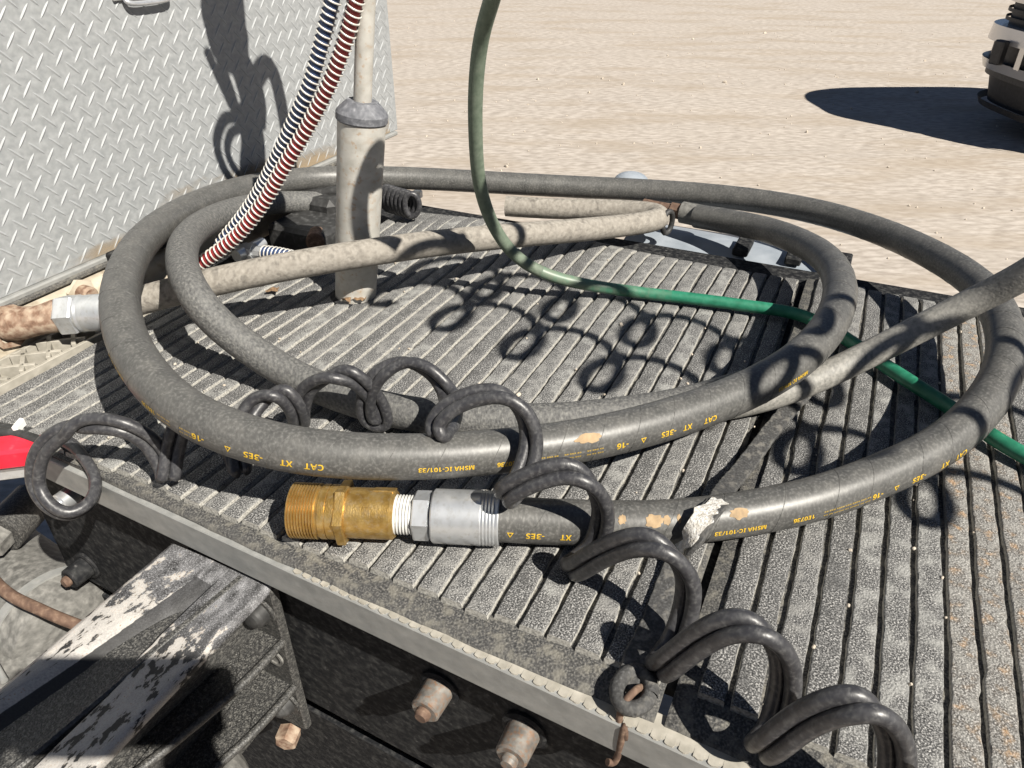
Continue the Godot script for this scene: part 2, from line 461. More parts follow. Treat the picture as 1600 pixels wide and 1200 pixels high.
func rib_mesh(u0: float, wide: float, w0: float, w1: float, rng: RandomNumberGenerator) -> ArrayMesh:
	var mb := MB.new()
	var steps := 120
	var wander := [0.0, 0.0]
	var h := wide * 0.5
	var prof := [[-h, -6.0], [-h + 0.35, -1.3], [-h + 1.5, 0.0], [h - 1.5, 0.0], [h - 0.35, -1.3], [h, -6.0]]
	var norm := [Vector2(-1, 0.1), Vector2(-0.85, 0.5), Vector2(-0.12, 1), Vector2(0.12, 1), Vector2(0.85, 0.5), Vector2(1, 0.1)]
	var rows := []
	for i in steps + 1:
		var f := float(i) / steps
		var w := lerpf(w0, w1, f)
		var row := []
		var dip := droop(w) + swell(u0, w)
		var nd := droop(w + 1.0) + swell(u0, w + 1.0) - dip
		for k in prof.size():
			var sd := 0 if k < 3 else 1
			if k == 0 or k == 3:
				wander[sd] = clampf(wander[sd] * 0.8 + rng.randf_range(-0.5, 0.5) + (rng.randf_range(-1.6, 1.6) if rng.randf() < 0.05 else 0.0), -1.3, 1.3)
			var j: float = wander[sd] * (0.7 if k == 2 or k == 3 else 1.0) + rng.randf_range(-0.22, 0.22)
			var y: float = prof[k][1] + (rng.randf_range(-0.25, 0.2) if k > 0 and k < 5 else 0.0)
			var q: Vector2 = norm[k]
			row.append(mb.vert(t(u0 + prof[k][0] + j, y + dip, w), (UA * q.x + (Vector3.UP - WA * nd) * q.y).normalized(), Vector2(prof[k][0] * 0.01, w * 0.01)))
		rows.append(row)
	for i in steps:
		for k in [1, 2, 3]:
			mb.tri(rows[i][k], rows[i][k + 1], rows[i + 1][k + 1])
			mb.tri(rows[i][k], rows[i + 1][k + 1], rows[i + 1][k])
	var tops := mb.ix
	mb.ix = PackedInt32Array()
	for i in steps:
		for k in [0, 4]:
			mb.tri(rows[i][k], rows[i][k + 1], rows[i + 1][k + 1])
			mb.tri(rows[i][k], rows[i + 1][k + 1], rows[i + 1][k])
	for e in [0, steps]:
		var o := -WA if e == 0 else WA
		var c := []
		for k in prof.size():
			c.append(mb.vert(mb.v[rows[e][k]] + (o * 0.0012 if k == 0 or k == 5 else Vector3.ZERO), (o + Vector3.UP * 0.2).normalized()))
		for k in range(1, prof.size() - 1):
			mb.tri(c[0], c[k], c[k + 1])
	var m := mb.mesh()
	mb.ix = tops
	var arr := []
	arr.resize(Mesh.ARRAY_MAX)
	arr[Mesh.ARRAY_VERTEX] = mb.v; arr[Mesh.ARRAY_NORMAL] = mb.n; arr[Mesh.ARRAY_TEX_UV] = mb.uv; arr[Mesh.ARRAY_INDEX] = tops
	m.add_surface_from_arrays(Mesh.PRIMITIVE_TRIANGLES, arr)
	m.surface_set_material(0, M.groove)
	return m

func make_mat(u_from: float, u_to: float, label: String, sd: int, cut: Callable) -> void:
	var root := thing("rubber_mat", label, "rubber mat", t((u_from + u_to) * 0.5, -12, 700), "ribbed rubber mats on the deck")
	var rng := RandomNumberGenerator.new()
	rng.seed = sd
	# the sheet under the ribs, with a thin border that slopes to the front
	var mb := MB.new()
	var rows := []
	var cols := []
	var u := u_from
	while u < u_to:
		cols.append(u); u += 24.0
	cols.append(u_to)
	for f in 26:
		var row := []
		for uu in cols:
			var lim: float = cut.call(uu)
			var w := lerpf(322.0, lim, clampf((f - 2) / 22.0, 0.0, 1.0))
			var y := -5.2
			var fe := front(uu) + 1.5 + maxf(0.0, uu + 270.0) * 0.030
			if f == 0: w = fe; y = -12.5
			elif f == 1: w = fe + 1.0; y = -8.5
			elif f == 25: y = -13.0
			var edge := rng.randf_range(-0.9, 0.9) if f < 2 else 0.0
			row.append(t(uu, y + (droop(w) if w > 900.0 else 0.0) + (swell(uu, w) if f > 1 else 0.0), w + edge))
		rows.append(row)
	for i in range(rows.size()):
		rows[i].push_front(rows[i][0] - Vector3(0, 0.007, 0))
		rows[i].append(rows[i][rows[i].size() - 1] - Vector3(0, 0.007, 0))
	mb.grid(rows)
	part("mat_sheet", mb.mesh(), M.mat_base, root)
	var k0 := ceili((u_from + 308.0 - 7.0) / 22.3)
	var k := k0
	while -308.0 + k * 22.3 + 22.3 <= u_to + 9.0:
		var a := maxf(-308.0 + k * 22.3 + 1.9, u_from + 0.5)
		var b := minf(-308.0 + (k + 1) * 22.3 - 1.9, u_to - 0.5)
		k += 1
		if b - a < 6.0:
			continue
		var lim: float = cut.call((a + b) * 0.5) - 4.0
		var mesh := rib_mesh((a + b) * 0.5, b - a, 330.0 + rng.randf_range(-2.5, 2.5), lim, rng)
		var m: Material = M["rib%d" % rng.randi_range(0, 2)]
		if a > 120.0 and rng.randf() < 0.75:
			m = M.rib_rust
		mesh.surface_set_material(1, m)
		part("rib", mesh, null, root)

# ---------------------------------------------------------------- coiled cords
func twin_cord(path: PackedVector3Array, r: float, win: int) -> Array:
	# two strands side by side, laid flat on the coil's own cylinder
	var out := []
	var m := path.size()
	var offs := PackedVector3Array()
	var mid := PackedVector3Array()
	for i in m:
		var c := Vector3.ZERO
		var cnt := 0
		for j in range(maxi(0, i - win), mini(m, i + win + 1)):
			c += path[j]; cnt += 1
		mid.append(c / cnt)
	for i in m:
		var tan := (path[mini(i + 1, m - 1)] - path[maxi(i - 1, 0)]).normalized()
		var ax := mid[mini(i + win, m - 1)] - mid[maxi(i - win, 0)]
		offs.append((ax - tan * ax.dot(tan)).normalized())
	for i in range(1, m):
		if offs[i].dot(offs[i - 1]) < 0.0:
			offs[i] = -offs[i]
	offs = relaxed(offs, 20)
	for s in [-1.0, 1.0]:
		var p := PackedVector3Array()
		for i in m:
			p.append(path[i] + offs[i].normalized() * r * 0.94 * s)
		var mb := MB.new()
		mb.tube(p, r, 12)
		out.append(mb.mesh())
	return out

func helix(path: PackedVector3Array, radius: float, pitch: float, per_turn := 14) -> PackedVector3Array:
	var p := even(path, pitch / per_turn)
	var out := PackedVector3Array()
	var side := Vector3.ZERO
	for i in p.size():
		var tan := (p[mini(i + 1, p.size() - 1)] - p[maxi(i - 1, 0)]).normalized()
		if i == 0:
			side = tan.cross(Vector3(0.2, 0.3, 1)).normalized()
		side = (side - tan * side.dot(tan)).normalized()
		var up := side.cross(tan)
		var a := TAU * i / per_turn
		out.append(p[i] + (side * cos(a) + up * sin(a)) * radius)
	return out

func armoured(called: String, label: String, pts: Array, m: Material) -> void:
	var p := even(smooth(pts, 10), 0.004)
	var root := thing(called, label, "air hose", p[p.size() - 1], "spring wrapped air hoses by the post")
	var mb := MB.new()
	mb.tube(p, 0.0078, 14)
	part("hose_body", mb.mesh(), m, root)
	var sp := MB.new()
	sp.tube(helix(p, 0.0092, 0.0078, 16), 0.0012, 6)
	part("guard_spring", sp.mesh(), M.spring, root)

func fitting(root: Node3D, called: String, a: Vector3, ax: Vector3, prof: Array, m: Material, sides := 36, flat := false) -> MeshInstance3D:
	var mb := MB.new()
	mb.lathe(a, ax, prof, sides, Vector3(0.13, 0.97, 0.2), flat)
	return part(called, mb.mesh(), m, root)

func box_part(root: Node3D, called: String, at: Vector3, half: Vector3, m: Material, bevel := 0.002, b := Basis()) -> MeshInstance3D:
	var mb := MB.new()
	mb.box(truck if b == Basis() else b, at, half, bevel)
	return part(called, mb.mesh(), m, root)

func bolt(root: Node3D, a: Vector3, ax: Vector3, k: float, m: Material, tip: Material) -> void:
	# a flanged nut with a threaded stud that sticks out
	fitting(root, "flange", a, ax, [[0, 0.0], [0, 0.0185 * k], [0.003 * k, 0.0185 * k], [0.004 * k, 0.016 * k], [0.004 * k, 0.0]], M.black_steel)
	fitting(root, "nut", a + ax * 0.004 * k, ax, [[0, 0.0135 * k], [0.021 * k, 0.0128 * k], [0.0225 * k, 0.0112 * k], [0.0225 * k, 0.0]], m, 28)
	var prof := [[0, 0.0075 * k]]
	for i in 7:
		prof.append([0.0022 * k * i, 0.0098 * k if i < 4 else 0.0076 * k]); prof.append([0.0022 * k * i + 0.0012 * k, 0.0084 * k if i < 4 else 0.0066 * k])
	prof.append([0.018 * k, 0.0068 * k]); prof.append([0.021 * k, 0.005 * k]); prof.append([0.021 * k, 0.0])
	fitting(root, "stud", a + ax * 0.012 * k, ax, prof, tip, 20)

func _ready() -> void:
	# ---- camera, sky, sun
	var cam := Camera3D.new()
	cam.name = "camera"
	cam.position = Vector3(0, 0.45, 0)
	cam.rotation.x = -atan(0.652)
	cam.fov = 55.0
	cam.near = 0.02
	cam.far = 400.0
	add_child(cam)
	cam.current = true
	var env := Environment.new()
	env.background_mode = Environment.BG_SKY
	var sky := Sky.new()
	var sm := ProceduralSkyMaterial.new()
	sm.sky_top_color = Color(0.36, 0.44, 0.58)
	sm.sky_horizon_color = Color(0.62, 0.72, 0.84)
	sm.sky_curve = 0.12
	sm.ground_bottom_color = Color(0.45, 0.38, 0.30)
	sm.ground_horizon_color = Color(0.6, 0.56, 0.5)
	sky.sky_material = sm
	env.sky = sky
	env.background_energy_multiplier = 0.28
	env.tonemap_mode = Environment.TONE_MAPPER_LINEAR
	env.tonemap_exposure = 1.84
	env.sdfgi_enabled = true
	env.ssao_enabled = true
	env.ssil_enabled = true
	var we := WorldEnvironment.new()
	we.name = "world_environment"
	we.environment = env
	add_child(we)
	var sun := DirectionalLight3D.new()
	sun.name = "sun"
	sun.light_color = Color(1.0, 0.975, 0.93)
	sun.light_energy = 1.55
	sun.light_angular_distance = 0.5
	sun.shadow_enabled = true
	sun.look_at_from_position(Vector3.ZERO, SUN, Vector3.UP)
	add_child(sun)

	make_materials()
	build_ground()
	build_wall()
	build_deck()
	build_mats()
	build_bracket()
	build_under()
	build_post()
	build_hoses()
	build_cords()
	build_small()
	build_vehicle()
	build_photographer()

# ---------------------------------------------------------------- the setting
func build_ground() -> void:
	var mb := MB.new()
	var rng := RandomNumberGenerator.new()
	rng.seed = 5
	var f := FastNoiseLite.new()
	f.seed = 4
	f.frequency = 0.55
	f.fractal_octaves = 4
	# fine near the truck, one sheet out to the horizon
	var xs := []
	var x := -160.0
	while x < 160.0:
		xs.append(x)
		x += clampf(absf(x - 1.0) * 0.12, 0.11, 20.0) if absf(x - 1.0) > 8.0 else 0.11
	xs.append(160.0)
	var zs := []
	var z := -260.0
	while z < 40.0:
		zs.append(z)
		z += clampf((absf(z + 7.0) - 6.0) * 0.15, 0.11, 25.0)
	zs.append(40.0)
	var rows := []
	for a in xs:
		var row := []
		for b in zs:
			row.append(Vector3(a, -1.1 + f.get_noise_2d(a * 0.6, b * 2.0) * 0.012, b))
		rows.append(row)
	mb.grid(rows)
	struct("ground", mb.mesh(), M.ground)
	# loose stones
	var sm := MB.new()
	for i in 700:
		var p := Vector3(rng.randf_range(-2.5, 7.0), 0, -rng.randf_range(2.6, 13.0))
		p.y = -1.1 + f.get_noise_2d(p.x * 0.6, p.z * 2.0) * 0.012
		var s := rng.randf_range(0.003, 0.007) * (2.4 if rng.randf() < 0.04 else 1.0)
		sm.box(Basis.from_euler(Vector3(rng.randf() * 3.0, rng.randf() * 6.0, rng.randf() * 3.0)), p + Vector3(0, s * 0.4, 0), Vector3(s * rng.randf_range(0.7, 1.5), s * 0.7, s), s * 0.5)
	var o := struct("loose_stones", sm.mesh(), M.stone)
	o.set_meta("kind", "stuff")

func stain_image() -> Texture2D:
	# road dust that has settled along the lower edge, thickest towards the far end
	var f := FastNoiseLite.new()
	f.seed = 31; f.frequency = 0.012; f.fractal_octaves = 6; f.fractal_gain = 0.6
	var im := Image.create(512, 128, false, Image.FORMAT_RGBA8)
	for x in 512:
		var w := 70.0 + x / 512.0 * 1240.0
		var high := 0.10 + 0.42 * smoothstep(560.0, 760.0, w) - 0.2 * smoothstep(900.0, 1200.0, w)
		for y in 128:
			var up := y / 128.0
			var a := clampf((high - up) * 2.2 + f.get_noise_2d(x, y * 0.8) * 0.8 - 0.1, 0.0, 0.75)
			if up > 0.86: a *= (1.0 - up) / 0.14
			im.set_pixel(x, y, Color(0.60, 0.53, 0.43, a))
	return ImageTexture.create_from_image(im)

func build_wall() -> void:
	var root := thing("tread_plate_wall", "silver diamond tread plate wall standing behind the hose coil", "tread plate wall", t(-906, 50, 800))
	var mb := MB.new()
	mb.box(truck, t(-906, 500, 620), Vector3(0.006, 0.45, 0.72), 0.001)
	var sheet := part("plate_sheet", mb.mesh(), M.plate, root)
	var st := MB.new()
	var srows := []
	for i in 41:
		var row := []
		for j in 9:
			row.append(t(-899.4, 51 + j * 11.0, 70 + i * 31.0))
		srows.append(row)
	st.grid(srows)
	var dm := StandardMaterial3D.new()
	dm.albedo_texture = stain_image()
	dm.transparency = BaseMaterial3D.TRANSPARENCY_ALPHA
	dm.roughness = 0.9
	child_of(sheet, "dust_film", st.mesh(), dm)
	# the raised lugs, in two directions by turns; the nearest ones one by one
	var lug := func(mb2: MB, h: float, w: float, turn: float) -> void:
		var c := t(-900, h, w)
		var along := (WA * cos(turn) + Vector3.UP * sin(turn)) * 0.0116
		var across := (WA * -sin(turn) + Vector3.UP * cos(turn))
		var tops := []
		var seg := 6
		for i in seg + 1:
			var f := float(i) / seg * 2.0 - 1.0
			var wd := 0.0019 * sqrt(maxf(0.0, 1.0 - f * f * 0.96))
			var hh := 0.0011 * (1.0 - f * f * f * f * 0.8)
			tops.append([c + along * f - across * wd, c + along * f + UA * hh, c + along * f + across * wd])
		for i in seg:
			for k in 2:
				var q := [tops[i][k], tops[i][k + 1], tops[i + 1][k + 1], tops[i + 1][k]]
				mb2.quad(q[0], q[1], q[2], q[3], UA)
	var many := []
	for j in 20:
		for i in 50:
			for s in 2:
				var w := 60.0 + (i + s * 0.5) * 26.0
				var h := 60.0 + (j + s * 0.5) * 26.0
				if w < 1325.0 and h < 920.0:
					many.append([w, h, s])
	var seen := func(q: Array) -> float:
		var p := t(-900, q[1], q[0])
		var d := p - Vector3(0, 0.45, 0)
		var a := atan(0.652)
		var depth := -d.y * sin(a) - d.z * cos(a)
		var px := 800.0 + 1152.0 * d.x / depth
		var py := 600.0 - 1152.0 * (d.y * cos(a) - d.z * sin(a)) / depth
		if px < -10.0 or py < -10.0:
			return 1000.0 + depth
		return depth
	many.sort_custom(func(a, b): return seen.call(a) < seen.call(b))
	var rest := MB.new()
	for i in many.size():
		var q: Array = many[i]
		var turn := deg_to_rad(47.0) if q[2] == 0 else deg_to_rad(-47.0)
		if i < 300:
			var one := MB.new()
			lug.call(one, q[1], q[0], turn)
			child_of(sheet, "tread_lug", one.mesh(), M.lug)
		else:
			lug.call(rest, q[1], q[0], turn)
	child_of(sheet, "tread_lugs", rest.mesh(), M.lug).set_meta("kind", "stuff")
	# the rolled lower edge and the latch at the top
	var lip := MB.new()
	lip.box(truck, t(-899, 46, 640), Vector3(0.006, 0.004, 0.69), 0.002)
	part("lower_lip", lip.mesh(), M.aluminium, root)
	var hd := MB.new()
	hd.tube(smooth([t(-899, 352, 742), t(-893, 345, 742), t(-891, 342, 750), t(-891, 341, 776), t(-891, 342, 802), t(-893, 346, 810), t(-899, 353, 810)], 6), 0.0035, 8)
	part("latch_handle", hd.mesh(), M.zinc, root)
	box_part(root, "latch_plate", t(-898, 372, 776), Vector3(0.002, 0.026, 0.05), M.aluminium, 0.001)

	# the cream beam under the wall, with its fittings
	root = thing("cream_beam", "dusty cream steel beam running under the tread plate wall", "steel beam", t(-905, -40, 700))
	mb = MB.new()
	var rows := []
	for w in [60.0, 300.0, 480.0, 700.0, 1000.0, 1190.0]:
		var row := []
		for q in [[-940, 33], [-893, 33], [-880, 30], [-873, 24], [-870, 14], [-870, -40], [-870, -70]]:
			row.append(t(q[0], q[1], w))
		rows.append(row)
	mb.grid(rows)
	part("beam_face", mb.mesh(), M.beam, root)
	box_part(root, "dark_ledge", t(-897, 40, 600), Vector3(0.007, 0.004, 0.60), M.mat_base, 0.002)
	box_part(root, "black_bracket", t(-884, 45, 690), Vector3(0.010, 0.010, 0.085), M.black_steel, 0.002)
	# the rust and zinc elbow that the tan hose starts from
	var el := MB.new()
	var ep := even(smooth([t(-876, 30, 441), t(-866, 31, 447), t(-853, 32, 455), t(-838, 34, 467), t(-826, 36, 479), t(-815, 37, 488)], 8), 0.003)
	var er := PackedFloat32Array()
	for i in ep.size():
		er.append(0.0190 + 0.0014 * sin(i * 0.35))
	el.tube(ep, er, 28)
	part("rusty_elbow", el.mesh(), M.rust, root)
	fitting(root, "elbow_flange", t(-870.5, 30, 440), UA, [[0, 0.0], [0, 0.027], [0.006, 0.027], [0.006, 0.02]], M.rust, 8, true)
	fitting(root, "hex_plug", t(-870.5, 29, 540), UA, [[0, 0.0], [0, 0.02], [0.005, 0.02], [0.006, 0.0]], M.beam, 6, true)
	fitting(root, "rusty_plug", t(-866, 29, 540), UA, [[0, 0.012], [0.014, 0.0115], [0.017, 0.009], [0.017, 0.0]], M.rust, 24)

func build_deck() -> void:
	var root := thing("truck_deck", "grey metal deck with a serrated front edge carrying the rubber mats", "truck deck", t(0, -40, 600))
	box_part(root, "deck_plate", t(60, -17, 724), Vector3(0.925, 0.004, 0.390), M.black_steel, 0.001)
	var yaw := Basis(Vector3.UP, -atan(0.045))
	var sb := truck * yaw
	box_part(root, "edge_strip", t(60, -28, front(60)), Vector3(0.925, 0.016, 0.003), M.aluminium, 0.001, sb)
	box_part(root, "top_ledge", t(160, -14.2, front(160) + 9.5), Vector3(0.46, 0.0030, 0.0088), M.cream_metal, 0.0008, sb)
	# teeth of the serrated edge
	var rng := RandomNumberGenerator.new()
	rng.seed = 8
	for i in 62:
		var u := -345.0 + i * 9.6
		var mb := MB.new()
		var y := -10.8
		var q := []
		var n := 6
		for k in n + 1:
			var f := float(k) / n
			var bulge := sin(f * PI) * 1.1
			q.append([u + f * 6.9, front(u) - 1.0 - bulge + rng.randf_range(-0.3, 0.3)])
		for k in n:
			mb.quad(t(q[k][0], y, q[k][1]), t(q[k + 1][0], y, q[k + 1][1]), t(q[k + 1][0], y - 0.3, front(u) + 5.0), t(q[k][0], y - 0.3, front(u) + 5.0), Vector3.UP)
			mb.quad(t(q[k][0], y, q[k][1]), t(q[k + 1][0], y, q[k + 1][1]), t(q[k + 1][0], y - 4.2, q[k + 1][1] - 0.4), t(q[k][0], y - 4.2, q[k][1] - 0.4), -WA + Vector3.UP * 0.2)
		mb.quad(t(q[n][0], y, q[n][1]), t(q[n][0], y - 0.3, front(u) + 5.0), t(q[n][0], y - 4.2, front(u) + 5.0), t(q[n][0], y - 4.2, q[n][1]), UA)
		mb.quad(t(q[0][0], y, q[0][1]), t(q[0][0], y - 0.3, front(u) + 5.0), t(q[0][0], y - 4.2, front(u) + 5.0), t(q[0][0], y - 4.2, q[0][1]), -UA)
		part("tooth", mb.mesh(), M.cream_metal, root)
	# the open grating at the left, next to the beam
	for i in 10:
		for s in 2:
			var w := 305.0 + i * 34.0 + s * 17.0
			var mb := MB.new()
			var b := truck * Basis(Vector3.UP, deg_to_rad(38.0 if s == 0 else -38.0))
			mb.box(b, t(-836, -8, w), Vector3(0.028, 0.010, 0.0026), 0.0006)
			part("grating_bar", mb.mesh(), M.cream_metal, root)
	for u in [-864.0, -811.0]:
		box_part(root, "grating_rail", t(u, -8.6, 470), Vector3(0.0025, 0.008, 0.17), M.cream_metal, 0.0006)
	# the black side of the frame below
	root = thing("black_frame_side", "black dusty steel frame side below the deck edge with studs", "frame side", t(0, -200, 322))
	box_part(root, "side_panel", t(90, -142, front(90) + 20), Vector3(0.86, 0.098, 0.004), M.black_steel, 0.001, truck * Basis(Vector3.UP, -atan(0.045)))
	box_part(root, "lower_panel", t(90, -490, front(90) + 25), Vector3(0.86, 0.22, 0.004), M.black_steel, 0.001, truck * Basis(Vector3.UP, -atan(0.045)))
	box_part(root, "dark_gap_strip", t(90, -255, front(90) + 36), Vector3(0.86, 0.03, 0.002), M.black_rubber, 0.0005, truck * Basis(Vector3.UP, -atan(0.045)))  # black strip set back in the gap between the two panels
	bolt(root, t(-217, -101, front(-217) + 16), -WA, 1.0, M.nut, M.rust_dark)
	bolt(root, t(-137, -101, front(-137) + 16), -WA, 1.05, M.nut, M.nut)
	bolt(root, t(-715, -205, front(-715) + 16), -WA, 1.0, M.black_steel, M.rust_dark)
	bolt(root, t(-671, -73, front(-671) + 16), -WA, 0.8, M.zinc, M.zinc)

func build_mats() -> void:
	# the left mat ends short where the fittings stand behind the post
	make_mat(-800.0, -38.0, "large ribbed black rubber mat under the hose coil, left of the strap", 11, func(u: float) -> float:
		return 735.0 if u < -715.0 else 1125.0)
	make_mat(-31.0, 800.0, "ribbed rubber mat at the right with ochre stains, right of the strap", 12, func(_u: float) -> float: return 1128.0)

# ---------------------------------------------------------------- the worn bracket at lower left
func paint_image() -> Texture2D:
	# worn paint: light primer with ragged black islands, black paint left where it was not rubbed
	var f := FastNoiseLite.new()
	f.seed = 77; f.frequency = 0.018; f.fractal_octaves = 6; f.fractal_gain = 0.62
	var g := FastNoiseLite.new()
	g.seed = 78; g.frequency = 0.3; g.fractal_octaves = 3
	var n := 512
	var im := Image.create(n, n, false, Image.FORMAT_RGB8)
	for y in n:
		for x in n:
			var u := float(x) / n     # across: 0 = left flange, 1 = right flange
			var w := float(y) / n     # 0 = near end, 1 = far end at the frame
			var e := f.get_noise_2d(x, y)
			var s := g.get_noise_2d(x, y)
			var worn := 0.0
			if u < 0.42:
				worn = 0.30 - maxf(0.0, w - 0.70) * 2.6
			elif u > 0.62:
				worn = 0.20 - maxf(0.0, w - 0.64) * 3.0
			else:
				worn = -0.75
			var c := Color(0.55, 0.54, 0.53)
			if worn + e < 0.0:
				var dusty := smoothstep(0.6, 0.85, w) * (1.0 if (u < 0.42 or u > 0.6 or w > 0.93) else 0.35)
				var k := 0.13 + dusty * (0.16 + 0.30 * (e + 0.25)) + s * (0.06 + 0.20 * dusty)
				if s > 0.44 and dusty > 0.5: k = 0.62
				c = Color(k, k, k * 1.02)
			else:
				c = c.lerp(Color(0.68, 0.665, 0.645), clampf(0.5 + s + e, 0.0, 1.0))
				if e + worn < 0.03:
					c = Color(0.50, 0.47, 0.43)
				if s < -0.5 and e > 0.25:
					c = Color(0.55, 0.42, 0.32)
			im.set_pixel(x, y, c)
	return ImageTexture.create_from_image(im)

func build_bracket() -> void:
	var root := thing("chassis_bracket", "black cast bracket with worn white paint and bolts at lower left", "bracket", t(-440, -280, 200))
	var pm := StandardMaterial3D.new()
	pm.albedo_texture = paint_image()
	pm.roughness = 0.6
	pm.heightmap_enabled = true
	pm.heightmap_texture = relief["soft"]
	pm.heightmap_scale = 0.03
	M.worn = pm
	var mb := MB.new()
	var top := MB.new()
	var rows := []
	var n := 26
	for i in n + 1:
		var w := lerpf(20.0, 312.0, float(i) / n)
		var open := clampf((298.0 - w) / 10.0, 0.0, 1.0)      # the trough fades out towards the frame
		var uc := lerpf(-452.0, -492.0, clampf((297.0 - w) / 155.0, 0.0, 1.3))
		var ur := -428.0
		if w < 235.0:
			ur = lerpf(-428.0, -420.0, smoothstep(235.0, 190.0, w)) + lerpf(0.0, -4.0, smoothstep(225.0, 205.0, w)) + 4.0 * smoothstep(205.0, 185.0, w)
		var deep := (8.0 + 30.0 * smoothstep(298.0, 200.0, w)) * open
		var row := []
		for q in [[-500.0, -90.0], [-500.0, -53.0], [-498.5, -50.8], [-496.0, -50.0], [minf(uc, -494.0), -49.5], [uc + 3.0, -50.0 - 1.5 * open], [lerpf(uc, ur, 0.5), -50.0 - deep * 0.6], [ur - 1.5, -50.0 - deep], [ur, -50.0 - deep], [ur + 0.6, -50.4], [ur + 2.0, -49.8], [-388.0, -49.8], [-383.5, -51.0], [-381.0, -54.0], [-382.5, -60.0]]:
			row.append(t(q[0], q[1], w))
		rows.append(row)
	top.grid(rows)
	# across: flanges on the texture's outer thirds, trough in the middle
	var us := [0.0, 0.06, 0.1, 0.12, 0.2, 0.40, 0.5, 0.58, 0.60, 0.64, 0.66, 0.9, 0.95, 0.98, 1.0]
	for i in top.uv.size():
		top.uv[i] = Vector2(us[i % us.size()], floorf(float(i) / us.size()) / n)
	part("worn_top", top.mesh(), M.worn, root)
	mb.quad(t(-500, -50.5, 312), t(-381, -50.5, 312), t(-381, -90, 312), t(-500, -90, 312), WA)
	part("back_end", mb.mesh(), M.black_cast, root)
	# the body under the right edge, and the flange plate bolted to the frame
	box_part(root, "body", t(-462, -168, 165), Vector3(0.036, 0.106, 0.145), M.black_cast, 0.004)
	box_part(root, "flange", t(-405, -160, 314), Vector3(0.025, 0.106, 0.005), M.black_cast, 0.002)
	for h in [-120.0, -188.0]:
		var g := MB.new()
		var pl := [[-426, 309], [-382, 309], [-386, 250], [-408, 150], [-426, 90]]
		for k in range(1, 4):
			for y in [0.0, -5.0]:
				var o := Vector3.UP if y == 0.0 else Vector3.DOWN
				var i0 := g.vert(t(pl[0][0], h + y, pl[0][1]), o)
				g.vert(t(pl[k][0], h + y - 3.0, pl[k][1]), o); g.vert(t(pl[k + 1][0], h + y - 5.0, pl[k + 1][1]), o)
				g.tri(i0, i0 + 1, i0 + 2)
		var rimp := []
		for q in pl.slice(1):
			rimp.append(t(q[0], h - 5.0, q[1]))
		g.tube(smooth(rimp, 6), 0.0042, 8)
		part("gusset", g.mesh(), M.black_cast, root)
	box_part(root, "web", t(-424, -85, 180), Vector3(0.004, 0.036, 0.13), M.black_cast, 0.002, truck * Basis(Vector3.UP, -0.10))
	for h in [-86.0, -222.0]:
		var c := t(-396, h, 308)
		var pr := [[0.0, 0.0125]]
		for i in 7:
			var q := PI * 0.5 * i / 6.0
			pr.append([0.007 + 0.011 * sin(q), 0.0115 * cos(q)])
		fitting(root, "bolt_washer", c, -WA, [[0, 0.016], [0.003, 0.016], [0.003, 0.0]], M.black_cast, 24)
		fitting(root, "bolt_head", c, -WA, pr, M.black_rubber, 24)
	fitting(root, "bolt_hole_rim", t(-396, -154, 308.5), -WA, [[0, 0.010], [0.002, 0.010], [0.002, 0.007], [0.0005, 0.007], [0.0005, 0.0]], M.tank, 20)
	fitting(root, "rusty_bolt", t(-392, -258, 300), -WA + UA * 0.3, [[0, 0.012], [0.014, 0.012], [0.016, 0.010], [0.016, 0.0]], M.rust, 6, true)
	var dome := MB.new()
	var pr2 := []
	for i in 9:
		var q := PI * 0.5 * i / 8.0
		pr2.append([0.05 * sin(q), 0.058 * cos(q)])
	dome.lathe(t(-430, -255, 200), (UA - WA * 0.5 + Vector3.UP * 0.5), pr2, 32)
	part("dusty_boss", dome.mesh(), M.tank, root)
	box_part(root, "tab", t(-470, -60, 316), Vector3(0.016, 0.007, 0.008), M.black_cast, 0.003)

